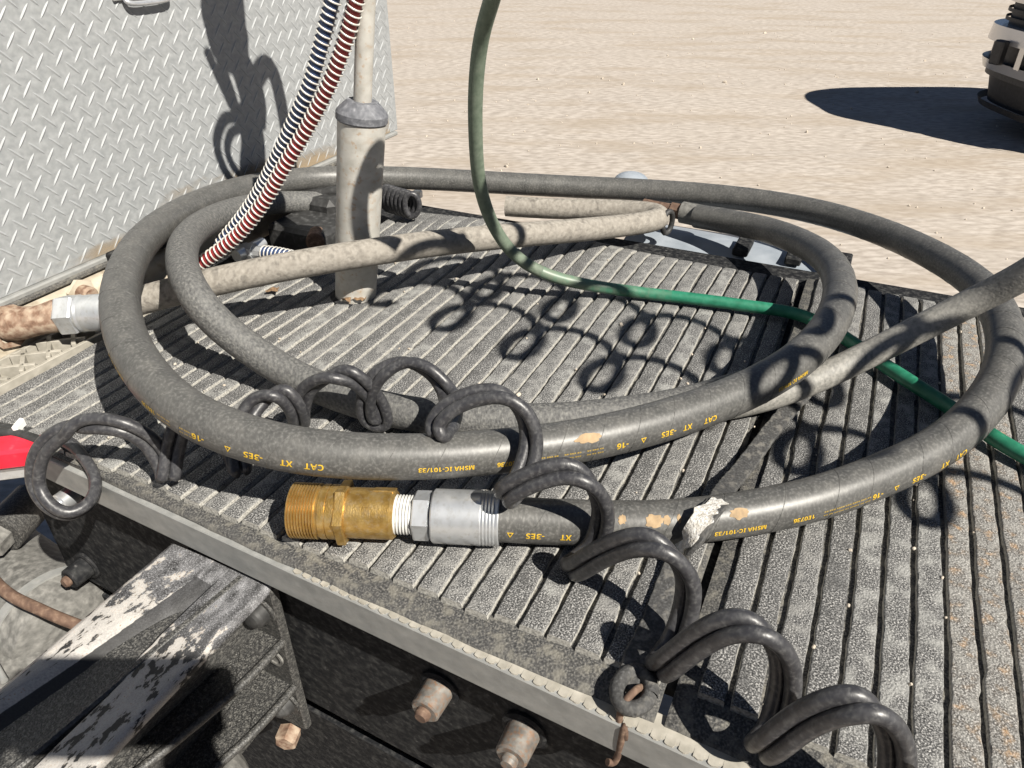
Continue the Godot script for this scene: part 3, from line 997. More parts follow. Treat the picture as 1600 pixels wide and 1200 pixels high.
func build_under() -> void:
	# what shows at the lower left, below the deck
	var root := thing("air_tank", "round dusty grey tank end low at the left edge under the deck", "tank", t(-860, -330, 300))
	fitting(root, "shell", t(-1000, -300, 330), (UA - WA * 0.12), [[0, 0.0], [0.0, 0.075], [0.24, 0.075], [0.265, 0.066], [0.275, 0.04], [0.278, 0.0]], M.tank, 48)
	fitting(root, "seam_band", t(-1000, -300, 330), (UA - WA * 0.12), [[0.228, 0.075], [0.228, 0.0775], [0.24, 0.0775], [0.24, 0.075]], M.aluminium, 48)
	root = thing("brake_chamber", "pale grey dished lid with a raised rib in the lower left corner", "lid", t(-770, -330, 220))
	var pr := []
	for i in 9:
		var q := PI * 0.5 * i / 8.0
		pr.append([0.035 * sin(q), 0.115 * cos(q)])
	fitting(root, "dish", t(-780, -300, 215), Vector3.UP + UA * 0.2, pr, M.tank, 48)
	var rb := MB.new()
	rb.tube(smooth([t(-880, -275, 262), t(-800, -262, 240), t(-720, -268, 215)], 8), 0.004, 8)
	part("raised_rib", rb.mesh(), M.aluminium, root)
	var mb := MB.new()
	mb.tube(even(smooth([t(-850, -165, 290), t(-760, -190, 268), t(-700, -205, 272), t(-650, -225, 285), t(-600, -250, 300)], 10), 0.006), 0.0065, 12)
	tag(part_top("brown_hose", mb.mesh(), M.rust_dark), "thin brown rubber hose crossing under the deck at lower left", "hose")
	root = thing("hex_valve", "dusty tan hex fitting at the left edge below the red bar", "fitting", t(-830, -200, 318))
	fitting(root, "body", t(-850, -200, 330), -WA + UA * 0.35, [[0, 0.018], [0.026, 0.018], [0.03, 0.014], [0.03, 0.0]], M.tank, 6, true)
	fitting(root, "collar", t(-850, -200, 330), -WA + UA * 0.35, [[-0.06, 0.026], [0.004, 0.026], [0.004, 0.0]], M.black_cast, 24)
	# the red bar with the cables over it
	root = thing("red_bar", "bright red painted steel bar at the left edge below the coiled cord", "bar", t(-735, -10, 300))
	var b := truck * Basis(Vector3.UP, deg_to_rad(43.0)) * Basis(Vector3.FORWARD, deg_to_rad(4.0))
	box_part(root, "bar", t(-722, -10, 296), Vector3(0.075, 0.011, 0.016), M.red_paint, 0.003, b)
	box_part(root, "bar_foot", t(-735, -32, 292), Vector3(0.055, 0.008, 0.012), M.zinc, 0.002, b)

func part_top(called: String, mesh: Mesh, m: Material) -> MeshInstance3D:
	var o := MeshInstance3D.new()
	o.name = numbered(called)
	o.mesh = mesh
	o.material_override = m
	add_child(o)
	return o

# ---------------------------------------------------------------- the post and its hanger
func build_post() -> void:
	var base := t(-589, -14, 738)
	var ax := Vector3(0.0365, 0.2484, 0.0).normalized()
	var root := thing("hose_post", "cream metal post with a thick foot rising through the hose coil", "post", base)
	fitting(root, "thick_tube", base, ax, [[0, 0.0275], [0.254, 0.0292], [0.256, 0.0]], M.post, 48)
	fitting(root, "cap", base + ax * 0.246, ax, [[0, 0.0295], [0.002, 0.0312], [0.010, 0.0312], [0.013, 0.0295], [0.024, 0.0185], [0.024, 0.0]], M.cap, 48)
	fitting(root, "thin_pole", base + ax * 0.26, ax, [[0, 0.0108], [0.62, 0.0108], [0.62, 0.0]], M.post, 32)
	fitting(root, "foot_ring", base, ax, [[0.0, 0.034], [0.009, 0.034], [0.012, 0.029]], M.black_steel, 32)
	# the hanger on the pole and what hangs in it: above the picture, it throws the tangled shadow on the tread plate
	root = thing("unseen_hose_hanger", "black hose hanger and short hose tails on the pole, out of view, shading the tread plate", "hose hanger", base + ax * 0.78)
	var hg := func(w: float, h: float, off := 0.0) -> Vector3:
		return t(-900, h, w) - SUN * (0.405 + off)  # out of view, set back along the sun from the shadows on the wall
	fitting(root, "clamp", hg.call(905, 250), Vector3(0, 1, 0) + WA * 0.1, [[0, 0.012], [0.012, 0.034], [0.05, 0.04], [0.075, 0.034], [0.095, 0.018], [0.22, 0.018], [0.22, 0.0]], M.black_rubber, 24)
	for q in [[[864, 268, 878, 225, 890, 190, 900, 165], 7], [[885, 250, 893, 215, 902, 165], 8], [[908, 250, 917, 215, 922, 170], 9], [[925, 262, 940, 225, 950, 190, 940, 150], 15], [[945, 210, 975, 230, 992, 222, 1000, 180, 1002, 90, 1000, 40], 13], [[912, 172, 922, 145, 918, 110, 905, 78, 900, 40], 24], [[905, 165, 872, 172, 846, 145, 846, 110, 862, 75, 890, 55], 7], [[905, 150, 880, 150, 864, 130, 866, 105, 885, 70], 6]]:
		var pts := []
		for i in range(0, q[0].size(), 2):
			pts.append(hg.call(q[0][i], q[0][i + 1], 0.004 * i))
		var mb := MB.new()
		mb.tube(even(smooth(pts, 8), 0.006), q[1] * 0.001, 12)
		part("unseen_hose_tail", mb.mesh(), M.black_rubber, root)

func hang_loop() -> void:  # hose loop out of view, placed along the sun to shade the post
	var pts := []
	for q in [t(-469, 232, 779), t(-505, 214, 762), t(-533, 195, 749), t(-551, 170, 740), t(-565, 137, 734), t(-571, 103, 731), t(-568, 63, 733), t(-541, 38, 745)]:
		pts.append(q - SUN * 0.43)
	var mb := MB.new()
	mb.tube(even(smooth(pts, 8), 0.006), 0.010, 12)
	tag(part_top("unseen_hanging_loop", mb.mesh(), M.black_rubber), "loop of black hose hanging above the picture, its shadow on the post", "hose loop")

func build_hoses() -> void:
	hang_loop()
	var r := 0.019
	# the long hose: brass coupling, zinc collar, one and a half turns
	var p := even(relaxed(smooth([
		t(-207, 24, 400), t(-178, 22, 413), t(-144, 20, 429), t(-96, 20, 450), t(-56, 20, 473), t(-12, 21, 504), t(34, 25, 540), t(81, 30, 590),
		t(120, 38, 636), t(149, 48, 686), t(171, 58, 746), t(181, 66, 810), t(178, 70, 878), t(164, 70, 951), t(129, 65, 1029), t(68, 58, 1115),
		t(-22, 50, 1192), t(-122, 42, 1234), t(-228, 36, 1245), t(-337, 32, 1233), t(-443, 32, 1201), t(-547, 36, 1158), t(-650, 42, 1112), t(-745, 50, 1055),
		t(-823, 60, 980), t(-853, 70, 904), t(-859, 80, 826), t(-843, 90, 735), t(-808, 100, 646), t(-755, 110, 560), t(-694, 115, 486), t(-636, 115, 429),
		t(-580, 110, 387), t(-522, 105, 356), t(-469, 100, 337), t(-421, 94, 333), t(-377, 86, 341), t(-338, 80, 355), t(-295, 73, 380), t(-252, 68, 409),
		t(-210, 64, 443), t(-166, 61, 481), t(-123, 60, 525), t(-83, 60, 575), t(-46, 62, 626), t(-14, 66, 686), t(8, 70, 758), t(15, 70, 844),
		t(5, 65, 938), t(-28, 55, 1027), t(-93, 40, 1111), t(-156, 30, 1151), t(-226, 22, 1176)], 10), 30), 0.005)
	var e0 := t(-363, 23.5, 338)
	var ax := (t(-201, 23.5, 403) - e0).normalized()
	var root := thing("coiled_hydraulic_hose", "thick black hydraulic hose coiled in wide loops with a brass end coupling", "hydraulic hose", t(-350, 0, 600))
	var mb := MB.new()
	mb.tube(p, r, 32)
	var body := part("hose_body", mb.mesh(), M.hose, root)
	# faint spiral wrap seams
	var i := 8
	var rng := RandomNumberGenerator.new()
	rng.seed = 3
	while i < p.size() - 8:
		var tan := (p[i + 1] - p[i - 1]).normalized()
		var sd := Vector3.UP.cross(tan).normalized()
		var up := tan.cross(sd)
		var q := PackedVector3Array()
		for k in 29:
			var a := TAU * k / 28.0
			q.append(p[i] + (sd * sin(a) + up * cos(a)) * (r + 0.00002) + tan * (0.012 * sin(a + 0.6)))
		var sm := MB.new()
		sm.tube(q, 0.00028, 5, false)
		child_of(body, "wrap_seam", sm.mesh(), M.hose)
		i += rng.randi_range(7, 11)
	# printing, in the order in which it runs round the coil
	print_hose(body, p, r)
	# brass coupling
	var prof := [[0.0, 0.0], [0.0, 0.0195], [0.0012, 0.0195], [0.0012, 0.0217]]
	for k in 10:
		prof.append([0.0012 + k * 0.0024, 0.0233]); prof.append([0.0018 + k * 0.0024, 0.0233]); prof.append([0.0026 + k * 0.0024, 0.0216])
	prof.append_array([[0.0265, 0.0219], [0.0270, 0.0229], [0.0325, 0.0229], [0.0325, 0.0222], [0.0335, 0.0222], [0.0335, 0.0229], [0.0402, 0.0229], [0.0402, 0.02]])
	fitting(root, "brass_thread", e0, ax, prof, M.brass, 64)
	fitting(root, "brass_hex_flange", e0 + ax * 0.0402, ax, [[0, 0.0], [0, 0.0262], [0.0008, 0.0272], [0.0072, 0.0272], [0.008, 0.0262], [0.008, 0.0]], M.brass, 6, true)
	fitting(root, "brass_body", e0 + ax * 0.0482, ax, [[0, 0.0212], [0.037, 0.0212], [0.0395, 0.0188], [0.0395, 0.0]], M.brass, 40)
	for a in [-0.5, 0.9]:
		var nn := (Vector3.UP * cos(a) - WA * sin(a)).normalized()
		var bb := Basis(ax, nn, ax.cross(nn).normalized())
		box_part(root, "wrench_flat", e0 + ax * 0.074 + nn * 0.0205, Vector3(0.0095, 0.0010, 0.006), M.brass, 0.0007, bb)
	var tp := [[0, 0.014]]
	for k in 6:
		tp.append([k * 0.0026, 0.0166]); tp.append([k * 0.0026 + 0.0015, 0.0152])
	tp.append([0.0155, 0.0150])
	fitting(root, "taped_thread", e0 + ax * 0.0877, ax, tp, M.tape, 40)
	fitting(root, "zinc_hex", e0 + ax * 0.1028, ax, [[0, 0.0], [0, 0.0195], [0.0012, 0.0208], [0.0132, 0.0208], [0.0142, 0.019], [0.0142, 0.015], [0.017, 0.015]], M.zinc, 6, true)
	var cp := [[0, 0.0], [0, 0.0215], [0.0012, 0.0226], [0.040, 0.0228]]
	for k in 5:
		cp.append([0.040 + k * 0.0028, 0.0230]); cp.append([0.0412 + k * 0.0028, 0.0223])
	cp.append([0.0545, 0.0228]); cp.append([0.0555, 0.0222]); cp.append([0.0555, 0.0185])
	fitting(root, "crimped_collar", e0 + ax * 0.1185, ax, cp, M.zinc, 14)
	# ragged light scrap where the strap rubs, and rubbed ochre spots
	rub_spots(body, p, r)

	# hose passing under the first at the left, cloth wrapped
	p = even(relaxed(smooth([
		t(-37, 18, 727), t(-80, 18, 671), t(-117, 18, 631), t(-155, 18, 600), t(-198, 18, 568), t(-254, 18, 538), t(-315, 18, 515), t(-367, 18, 503),
		t(-427, 19, 500), t(-497, 24, 504), t(-553, 45, 503), t(-584, 78, 493), t(-610, 105, 496), t(-665, 112, 536), t(-731, 104, 606), t(-782, 90, 691),
		t(-815, 72, 783), t(-831, 50, 873), t(-803, 36, 931), t(-756, 28, 971)], 10), 30), 0.006)
	root = thing("wrapped_hose", "worn cloth wrapped black hose forming the inner left loop", "hose", t(-560, 0, 500))
	mb = MB.new()
	mb.tube(p, 0.0176, 28)
	part("hose_body", mb.mesh(), M.hose_wound, root)
	# the straight grey hose from the right
	p = even(relaxed(smooth([
		t(212, 200, 808), t(191, 175, 811), t(170, 145, 813), t(146, 115, 820), t(118, 90, 813), t(88, 68, 797), t(51, 46, 769), t(13, 30, 732),
		t(-25, 18, 698), t(-59, 14, 669), t(-98, 13, 638), t(-137, 13, 589), t(-177, 13, 548)], 10), 20), 0.006)
	root = thing("straight_grey_hose", "worn grey hose running straight in from the right over the mats", "hose", t(100, 0, 700))
	mb = MB.new()
	mb.tube(p, 0.0148, 24)
	part("hose_body", mb.mesh(), M.hose_thin, root)
	# the tan hose from the elbow
	p = even(relaxed(smooth([
		t(-786, 40, 498), t(-754, 48, 520), t(-709, 60, 550), t(-658, 72, 584), t(-599, 81, 632), t(-539, 84, 693), t(-481, 76, 781), t(-416, 62, 880),
		t(-357, 46, 975), t(-315, 30, 1061), t(-283, 28, 1100), t(-272, 28, 1127), t(-290, 26, 1147), t(-338, 22, 1150), t(-396, 19, 1139), t(-456, 18, 1117),
		t(-530, 18, 1096)], 10), 8), 0.005)
	root = thing("tan_hose", "dusty tan hose from the rusty elbow across the deck past the post", "hose", t(-560, 0, 750))
	mb = MB.new()
	mb.tube(p, 0.0172, 28)
	part("hose_body", mb.mesh(), M.hose_brown, root)
	var ca := t(-826, 35.5, 480)
	var cx := (t(-770, 40, 508) - ca).normalized()
	fitting(root, "zinc_nut", ca + cx * 0.002, cx, [[0, 0.0], [0, 0.0235], [0.002, 0.025], [0.02, 0.025], [0.022, 0.0235], [0.022, 0.0]], M.zinc, 6, true)
	fitting(root, "zinc_sleeve", ca + cx * 0.024, cx, [[0, 0.0215], [0.003, 0.0225], [0.006, 0.0215], [0.012, 0.022], [0.052, 0.022], [0.054, 0.018]], M.zinc, 36)
	# the green hose: dusty where it hangs, clean where it lies
	p = even(relaxed(smooth([
		t(-322, 398, 655), t(-343, 375, 682), t(-369, 338, 709), t(-383, 292, 722), t(-392, 243, 735), t(-400, 183, 754), t(-401, 128, 780), t(-390, 78, 808),
		t(-361, 46, 826), t(-315, 27, 846), t(-245, 11, 883), t(-162, 10, 900), t(-81, 10, 911), t(-25, 10, 914), t(24, 10, 882), t(76, 10, 828),
		t(110, 10, 796), t(147, 9, 763), t(185, 10, 721), t(215, 10, 700), t(253, 10, 680)], 10), 14), 0.006)
	root = thing("green_hose", "thin green hose hanging from above and lying across the mats", "hose", p[p.size() - 1])
	var cut := nearest(p, t(-185, 10, 868))
	mb = MB.new()
	mb.tube(p.slice(0, cut - 29), 0.0080, 20)
	part("dusty_length", mb.mesh(), M.green_faded, root, "faded dusty upper length of the green hose")
	mb = MB.new()
	mb.tube(p.slice(cut), 0.0080, 20)
	part("clean_length", mb.mesh(), M.green, root, "clean bright green length on the mats")
	for k in 6:
		mb = MB.new()
		mb.tube(p.slice(cut - 30 + k * 5, cut - 24 + k * 5), 0.0080, 20, false)
		var gm: StandardMaterial3D = M.green.duplicate()
		gm.detail_enabled = true
		gm.detail_uv_layer = BaseMaterial3D.DETAIL_UV_2
		gm.uv2_triplanar = true
		gm.uv2_world_triplanar = true
		gm.uv2_scale = Vector3.ONE * 9.0
		var c0 := lin(0.15, 0.19, 0.14); c0.a = clampf(0.75 - k * 0.16, 0.0, 1.0)
		var c1 := c0; c1.a = clampf(1.15 - k * 0.17, 0.0, 1.0)
		gm.detail_albedo = noise(81, 0.05, [[0.3, c0], [0.6, c1]], 128, 4)
		part("fading_length", mb.mesh(), gm, root)
	armoured("red_air_hose", "red air hose in a bright wire spring, slanting up past the post", [
		t(-516, 399, 736), t(-536, 362, 739), t(-557, 322, 741), t(-585, 273, 738), t(-621, 220, 729), t(-656, 172, 717), t(-692, 122, 704), t(-731, 78, 687),
		t(-774, 44, 668), t(-809, 23, 656)], M.red_hose)
	armoured("blue_air_hose", "dark blue air hose in a wire spring, behind the red one", [
		t(-560, 397, 753), t(-577, 359, 751), t(-594, 319, 747), t(-616, 270, 741), t(-644, 224, 734), t(-678, 174, 728), t(-714, 128, 725), t(-750, 86, 716),
		t(-785, 48, 699)], M.blue_hose)

func print_hose(body: MeshInstance3D, p: PackedVector3Array, r: float) -> void:
	var th := 1.52
	lettering(body, p, r, "CAT", t(-334, 85, 350), 0.0059, th)
	lettering(body, p, r, "XT", t(-358, 85, 346), 0.0059, th)
	lettering(body, p, r, "-3ES", t(-381, 85, 343), 0.0059, th)
	triangle_mark(body, p, r, t(-402, 85, 341), 0.0056, th)
	lettering(body, p, r, "-16", t(-425, 85, 341), 0.0059, th)
	lettering(body, p, r, "1E0736", t(-481, 105, 338), 0.0044, th)
	lettering(body, p, r, "MSHA IC-101/33", t(-542, 105, 366), 0.0044, th)
	lettering(body, p, r, "MSHA IC-101/33", t(-257, 68, 407), 0.0044, th)
	lettering(body, p, r, "1E0736", t(-212, 68, 436), 0.0044, th)
	lettering(body, p, r, "CAT", t(-84, 60, 574), 0.0059, th)
	lettering(body, p, r, "XT", t(-99, 60, 556), 0.0059, th)
	lettering(body, p, r, "-3ES", t(-111, 60, 541), 0.0059, th)
	triangle_mark(body, p, r, t(-127, 60, 521), 0.0056, th)
	lettering(body, p, r, "-16", t(-143, 60, 507), 0.0059, th)
	lettering(body, p, r, "MSHA IC-101/33", t(-26, 65, 661), 0.0044, th)
	lettering(body, p, r, "CAT", t(124, 30, 650), 0.0059, th)
	lettering(body, p, r, "XT", t(110, 30, 630), 0.0059, th)
	lettering(body, p, r, "-3ES", t(95, 30, 608), 0.0059, th)
	triangle_mark(body, p, r, t(80, 30, 588), 0.0056, th)
	lettering(body, p, r, "-16", t(66, 30, 570), 0.0059, th)
	lettering(body, p, r, "1E0736", t(13, 21, 525), 0.0044, th)
	lettering(body, p, r, "MSHA IC-101/33", t(-31, 21, 492), 0.0044, th)
	lettering(body, p, r, "XT", t(-153, 21, 424), 0.0059, th)
	lettering(body, p, r, "-3ES", t(-176, 21, 415), 0.0059, th)
	triangle_mark(body, p, r, t(-195, 21, 407), 0.0056, th)
	lettering(body, p, r, "== === ==", t(-434, 95, 334), 0.0026, th - 0.09, false)
	lettering(body, p, r, "=== == ==", t(-434, 95, 334), 0.0026, th + 0.11, false)
	lettering(body, p, r, "== === ==", t(-457, 100, 335), 0.0026, th - 0.09, false)
	lettering(body, p, r, "=== == ==", t(-457, 100, 335), 0.0026, th + 0.11, false)
	lettering(body, p, r, "== === ==", t(-160, 60, 488), 0.0026, th - 0.09, false)
	lettering(body, p, r, "=== == ==", t(-160, 60, 488), 0.0026, th + 0.11, false)
	lettering(body, p, r, "== === ==", t(-176, 60, 476), 0.0026, th - 0.09, false)
	lettering(body, p, r, "=== == ==", t(-176, 60, 476), 0.0026, th + 0.11, false)
	lettering(body, p, r, "== === ==", t(-192, 60, 463), 0.0026, th - 0.09, false)
	lettering(body, p, r, "=== == ==", t(-192, 60, 463), 0.0026, th + 0.11, false)
	lettering(body, p, r, "== === ==", t(56, 28, 561), 0.0026, th - 0.09, false)
	lettering(body, p, r, "=== == ==", t(56, 28, 561), 0.0026, th + 0.11, false)
	lettering(body, p, r, "== === ==", t(44, 26, 550), 0.0026, th - 0.09, false)
	lettering(body, p, r, "=== == ==", t(44, 26, 550), 0.0026, th + 0.11, false)
	lettering(body, p, r, "== === ==", t(32, 24, 539), 0.0026, th - 0.09, false)
	lettering(body, p, r, "=== == ==", t(32, 24, 539), 0.0026, th + 0.11, false)

func rub_spots(body: MeshInstance3D, p: PackedVector3Array, r: float) -> void:
	var m := surface("rubbed ochre", noise(70, 0.04, [[0.1, lin(0.20, 0.15, 0.095)], [0.5, lin(0.33, 0.23, 0.13)], [0.9, lin(0.44, 0.33, 0.2)]], 256), 9.0, 0.8)
	var rng := RandomNumberGenerator.new()
	rng.seed = 15
	spot(body, p, r, t(-89, 20, 454), 0.0075, 0.0052, 0.72, m, rng)
	spot(body, p, r, t(-78, 20, 460), 0.003, 0.004, 0.68, m, rng)
	spot(body, p, r, t(-71, 20, 464), 0.0018, 0.0035, 0.66, m, rng)
	spot(body, p, r, t(-65, 20, 468), 0.0016, 0.003, 0.66, m, rng)
	spot(body, p, r, t(-28, 21, 491), 0.008, 0.005, 0.72, m, rng)
	spot(body, p, r, t(-110, 20, 444), 0.003, 0.004, 0.65, m, rng)
	spot(body, p, r, t(-164, 61, 482), 0.012, 0.004, 0.85, m, rng)

func spot(body: MeshInstance3D, p: PackedVector3Array, r: float, at: Vector3, a: float, b: float, angle: float, m: Material, rng: RandomNumberGenerator) -> void:
	var i := nearest(p, at)
	var tan := (p[i + 1] - p[i - 1]).normalized()
	var side := Vector3.UP.cross(tan).normalized()
	if side.dot(Vector3(0, 0.45, 0) - p[i]) < 0.0:
		side = -side
	var up := (Vector3.UP - tan * tan.dot(Vector3.UP)).normalized()
	var mb := MB.new()
	var up0 := up * cos(angle) + side * sin(angle)
	var c := mb.vert(p[i] + up0 * (r + 0.0004), up0)
	var n := 22
	for k in n + 1:
		var q := TAU * k / n
		var j := 1.0 + (rng.randf_range(-0.22, 0.22) if k % n != 0 else 0.0)
		var th := angle + sin(q) * b * j / r
		var d := up * cos(th) + side * sin(th)
		mb.vert(p[i] + tan * cos(q) * a * j + d * (r + 0.00035), d)
	for k in n:
		mb.tri(c, c + 1 + k, c + 2 + k)
	child_of(body, "rubbed_spot", mb.mesh(), m)

func build_cords() -> void:
	var path := even(relaxed(smooth([
		t(-659, 4, 338), t(-640, 2, 336), t(-620, -2, 332), t(-591, -12, 319), t(-576, -18, 298), t(-580, -18, 279), t(-595, -8, 273), t(-608, 10, 277),
		t(-602, 38, 287), t(-583, 58, 301), t(-558, 68, 314), t(-534, 64, 326), t(-520, 45, 337), t(-509, 20, 337), t(-501, 13, 331), t(-502, 35, 344),
		t(-497, 60, 357), t(-494, 70, 374), t(-477, 60, 377), t(-462, 30, 375), t(-447, 13, 366), t(-457, 30, 377), t(-462, 50, 400), t(-455, 62, 416),
		t(-440, 66, 426), t(-433, 45, 433), t(-443, 16, 444), t(-440, 35, 445), t(-427, 62, 447), t(-401, 80, 455), t(-383, 75, 465), t(-373, 45, 479),
		t(-371, 16, 483), t(-384, 20, 477), t(-380, 50, 474), t(-367, 75, 481), t(-347, 86, 495), t(-320, 82, 497), t(-299, 66, 492), t(-272, 75, 451),
		t(-257, 88, 407), t(-262, 98, 409), t(-252, 112, 418), t(-233, 122, 428), t(-213, 124, 434), t(-195, 112, 435), t(-186, 90, 430), t(-185, 70, 413),
		t(-190, 58, 395), t(-187, 72, 384), t(-166, 90, 390), t(-144, 98, 399), t(-126, 88, 405), t(-117, 56, 413), t(-121, 20, 411), t(-130, 7, 402),
		t(-133, 9, 389), t(-123, 26, 378), t(-102, 58, 371), t(-79, 82, 367), t(-59, 84, 367), t(-42, 64, 369), t(-38, 36, 366), t(-40, 12, 354),
		t(-44, 6, 342), t(-45, 10, 330), t(-39, 28, 321), t(-23, 60, 322), t(-7, 82, 323), t(11, 86, 325), t(27, 66, 329), t(34, 36, 328),
		t(34, 12, 318), t(31, 6, 310), t(28, 10, 300), t(32, 30, 292), t(44, 60, 294), t(58, 82, 295), t(74, 86, 299), t(90, 66, 302),
		t(99, 36, 301), t(101, 12, 293), t(99, 8, 283), t(101, 30, 274), t(107, 60, 274), t(117, 82, 272), t(133, 80, 279), t(149, 60, 281)], 10), 6), 0.003)
	var root := thing("coil_cable", "black twin strand coiled cable stretched across the hose and mats", "coiled cable", t(-400, 0, 380))
	for m in twin_cord(path, 0.0055, 40):
		part("strand", m, M.coil, root)
	# two more coiled lines hang above the picture and shade the mats
	var hang := func(a: Vector3, b: Vector3, sag: float, label: String, ph: float) -> void:
		var pts := []
		for i in 13:
			var f := i / 12.0
			pts.append(a.lerp(b, f) - Vector3(0, sag * 4.0 * f * (1.0 - f), 0))
		var h := helix(smooth(pts, 10), 0.050, 0.106, 26)
		var mb := MB.new()
		mb.tube(h, 0.0072, 10)
		tag(part_top("unseen_hanging_coil", mb.mesh(), M.coil), label, "coiled cable", "coiled lines hung out of view above the mats")
	hang.call(over(-560, 780, 720), over(440, 565, 640), 0.0, "black coiled line hung out of view, shading the mats, the nearer of two", 0.0)
	hang.call(over(-560, 868, 740), over(440, 730, 660), 0.0, "black coiled line hung out of view, shading the mats, the farther of two", 0.5)

func over(u: float, w: float, h: float) -> Vector3:
	# the point at height h that the sun lies behind when seen from (u, w) on the deck
	return t(u, 0, w) - SUN * (h * 0.001)

func build_small() -> void:
	# rubber strap over the hose, with its hook
	var p := even(smooth([
		t(5, 4, 750), t(-5, 4, 713), t(-19, 4, 653), t(-32, 5, 586), t(-41, 16, 531), t(-42, 36, 485), t(-46, 43, 458), t(-50, 36, 440),
		t(-57, 12, 435), t(-60, 5, 423), t(-60, 4, 392), t(-59, 4, 357), t(-58, 3, 329), t(-56, -2, 311)], 8), 0.005)
	var root := thing("rubber_strap", "cracked flat black rubber strap over the hose, a rusty hook at its end", "strap", p[p.size() - 1])
	var rng := RandomNumberGenerator.new()
	rng.seed = 21
	var rows := []
	for i in p.size():
		var tan := (p[mini(i + 1, p.size() - 1)] - p[maxi(i - 1, 0)]).normalized()
		var sd := tan.cross(Vector3.UP).normalized()
		var nn := sd.cross(tan).normalized()
		var hw := 0.0088 + 0.004 * smoothstep(0.86, 0.95, float(i) / p.size())
		var j := rng.randf_range(-0.0006, 0.0006)
		var row := []
		for q in [[-1.0, -0.0018], [-1.0, 0.001], [-0.85, 0.002], [0.85, 0.002], [1.0, 0.001], [1.0, -0.0018]]:
			row.append(p[i] + sd * (hw + j) * q[0] + nn * q[1])
		rows.append(row)
	var mb := MB.new()
	mb.grid(rows)
	part("strap_band", mb.mesh(), M.strap, root)
	# the ragged scrap on the hose
	mb = MB.new()
	var rg := []
	var i0 := nearest(p, t(-42, 36, 485))
	var i1 := nearest(p, t(-56, 18, 433))
	for i in range(i0, i1 + 1):
		var tan := (p[i + 1] - p[i - 1]).normalized()
		var sd := tan.cross(Vector3.UP).normalized()
		var nn := sd.cross(tan).normalized()
		var row := []
		for k in 7:
			var f := k / 6.0 * 2.0 - 1.0
			var e := 0.0075 + (rng.randf_range(-0.004, 0.003) if k == 0 or k == 6 else 0.0)
			row.append(p[i] + sd * f * e + nn * (0.0026 + rng.randf_range(0.0, 0.0014)))
		rg.append(row)
	mb.grid(rg)
	part("frayed_scrap", mb.mesh(), M.fray, root, "frayed pale scrap where the strap crosses the hose")
	var ring := PackedVector3Array()
	var ec := t(-56, 3, 312)
	for k in 17:
		var a := TAU * k / 16.0
		ring.append(ec + (UA * cos(a) * 0.011 - WA * sin(a) * 0.015))
	mb = MB.new()
	mb.tube(ring, 0.0055, 12, false)
	part("strap_eye", mb.mesh(), M.strap, root)
	mb = MB.new()
	mb.tube(even(smooth([t(-52, 0, 318), t(-54, 8, 309), t(-58, 6, 299), t(-60, -10, 296), t(-58, -22, 297), t(-54, -28, 297), t(-53, -24, 294), t(-55, -12, 293), t(-56, -30, 293), t(-57, -48, 294), t(-59, -56, 292), t(-63, -54, 289)], 8), 0.002), 0.0026, 10)
	part("hook", mb.mesh(), M.rust_dark, root)
	# cable bundle with a tie at the left edge
	root = thing("cable_bundle", "two black cables held by a white tie above the red bar", "cables", t(-740, -6, 330))
	for s in 2:
		mb = MB.new()
		var q := PackedVector3Array()
		for v in smooth([
		t(-799, -5, 326), t(-744, -6, 330), t(-712, -8, 339), t(-670, -12, 342), t(-657, -30, 344)], 8):
			q.append(v + Vector3(0, s * 0.004, s * 0.011))
		mb.tube(q, 0.006, 12)
		part("cable", mb.mesh(), M.black_rubber, root)
	box_part(root, "white_tie", t(-717, 0, 335), Vector3(0.003, 0.0065, 0.009), M.white_plastic, 0.002, truck * Basis(Vector3.UP, 0.5))
	# behind the post: a short stack of cord, added dark boxes and air fittings
	root = thing("stacked_cord", "tightly coiled grey cord lying right behind the post", "coiled cable", t(-690, 0, 1007))
	var cp := PackedVector3Array()
	for i in 150:
		cp.append(t(-712 + i * 0.42, 12, 1010 - i * 0.10) + WA * cos(i * 0.28) * 0.006 + (Vector3.UP * (1.0 + sin(i * 0.28)) * 0.020) + UA * cos(i * 0.28) * 0.012)
	mb = MB.new()
	mb.tube(cp, 0.0048, 10)
	part("strand", mb.mesh(), M.coil, root)
	root = thing("added_dark_blocks", "black boxes added for dark clutter and shade in the recess left of the post", "valve", t(-760, 0, 860))
	box_part(root, "block", t(-765, 8, 880), Vector3(0.055, 0.022, 0.05), M.black_rubber, 0.006)  # black boxes added for the dark clutter and shade in this recess
	box_part(root, "rear_block", t(-800, 20, 960), Vector3(0.05, 0.03, 0.05), M.black_rubber, 0.01)
	fitting(root, "port", t(-735, 20, 850), UA * 0.6 - WA, [[0, 0.014], [0.03, 0.014], [0.032, 0.010], [0.032, 0.0]], M.rust_dark, 16)
	var hs := MB.new()
	hs.tube(even(smooth([t(-845, 10, 930), t(-800, 45, 940), t(-740, 52, 960), t(-690, 30, 930), t(-665, 0, 880)], 8), 0.005), 0.009, 12)
	part("short_hose", hs.mesh(), M.black_rubber, root)
	root = thing("air_coupling", "silver air coupling with a blue spring guard left of the post", "coupling", t(-770, 0, 755))
	fitting(root, "coupling_body", t(-792, 26, 742), UA + WA * 0.15, [[0, 0.0], [0, 0.009], [0.01, 0.009], [0.01, 0.012], [0.026, 0.012], [0.026, 0.009], [0.04, 0.009], [0.04, 0.0]], M.zinc, 8, true)
	fitting(root, "tee", t(-778, 26, 742), WA, [[-0.02, 0.0], [-0.02, 0.009], [0.035, 0.009], [0.035, 0.0]], M.zinc, 16)
	var tail := even(smooth([t(-752, 27, 748), t(-725, 27, 752), t(-695, 24, 756), t(-665, 18, 760)], 8), 0.004)
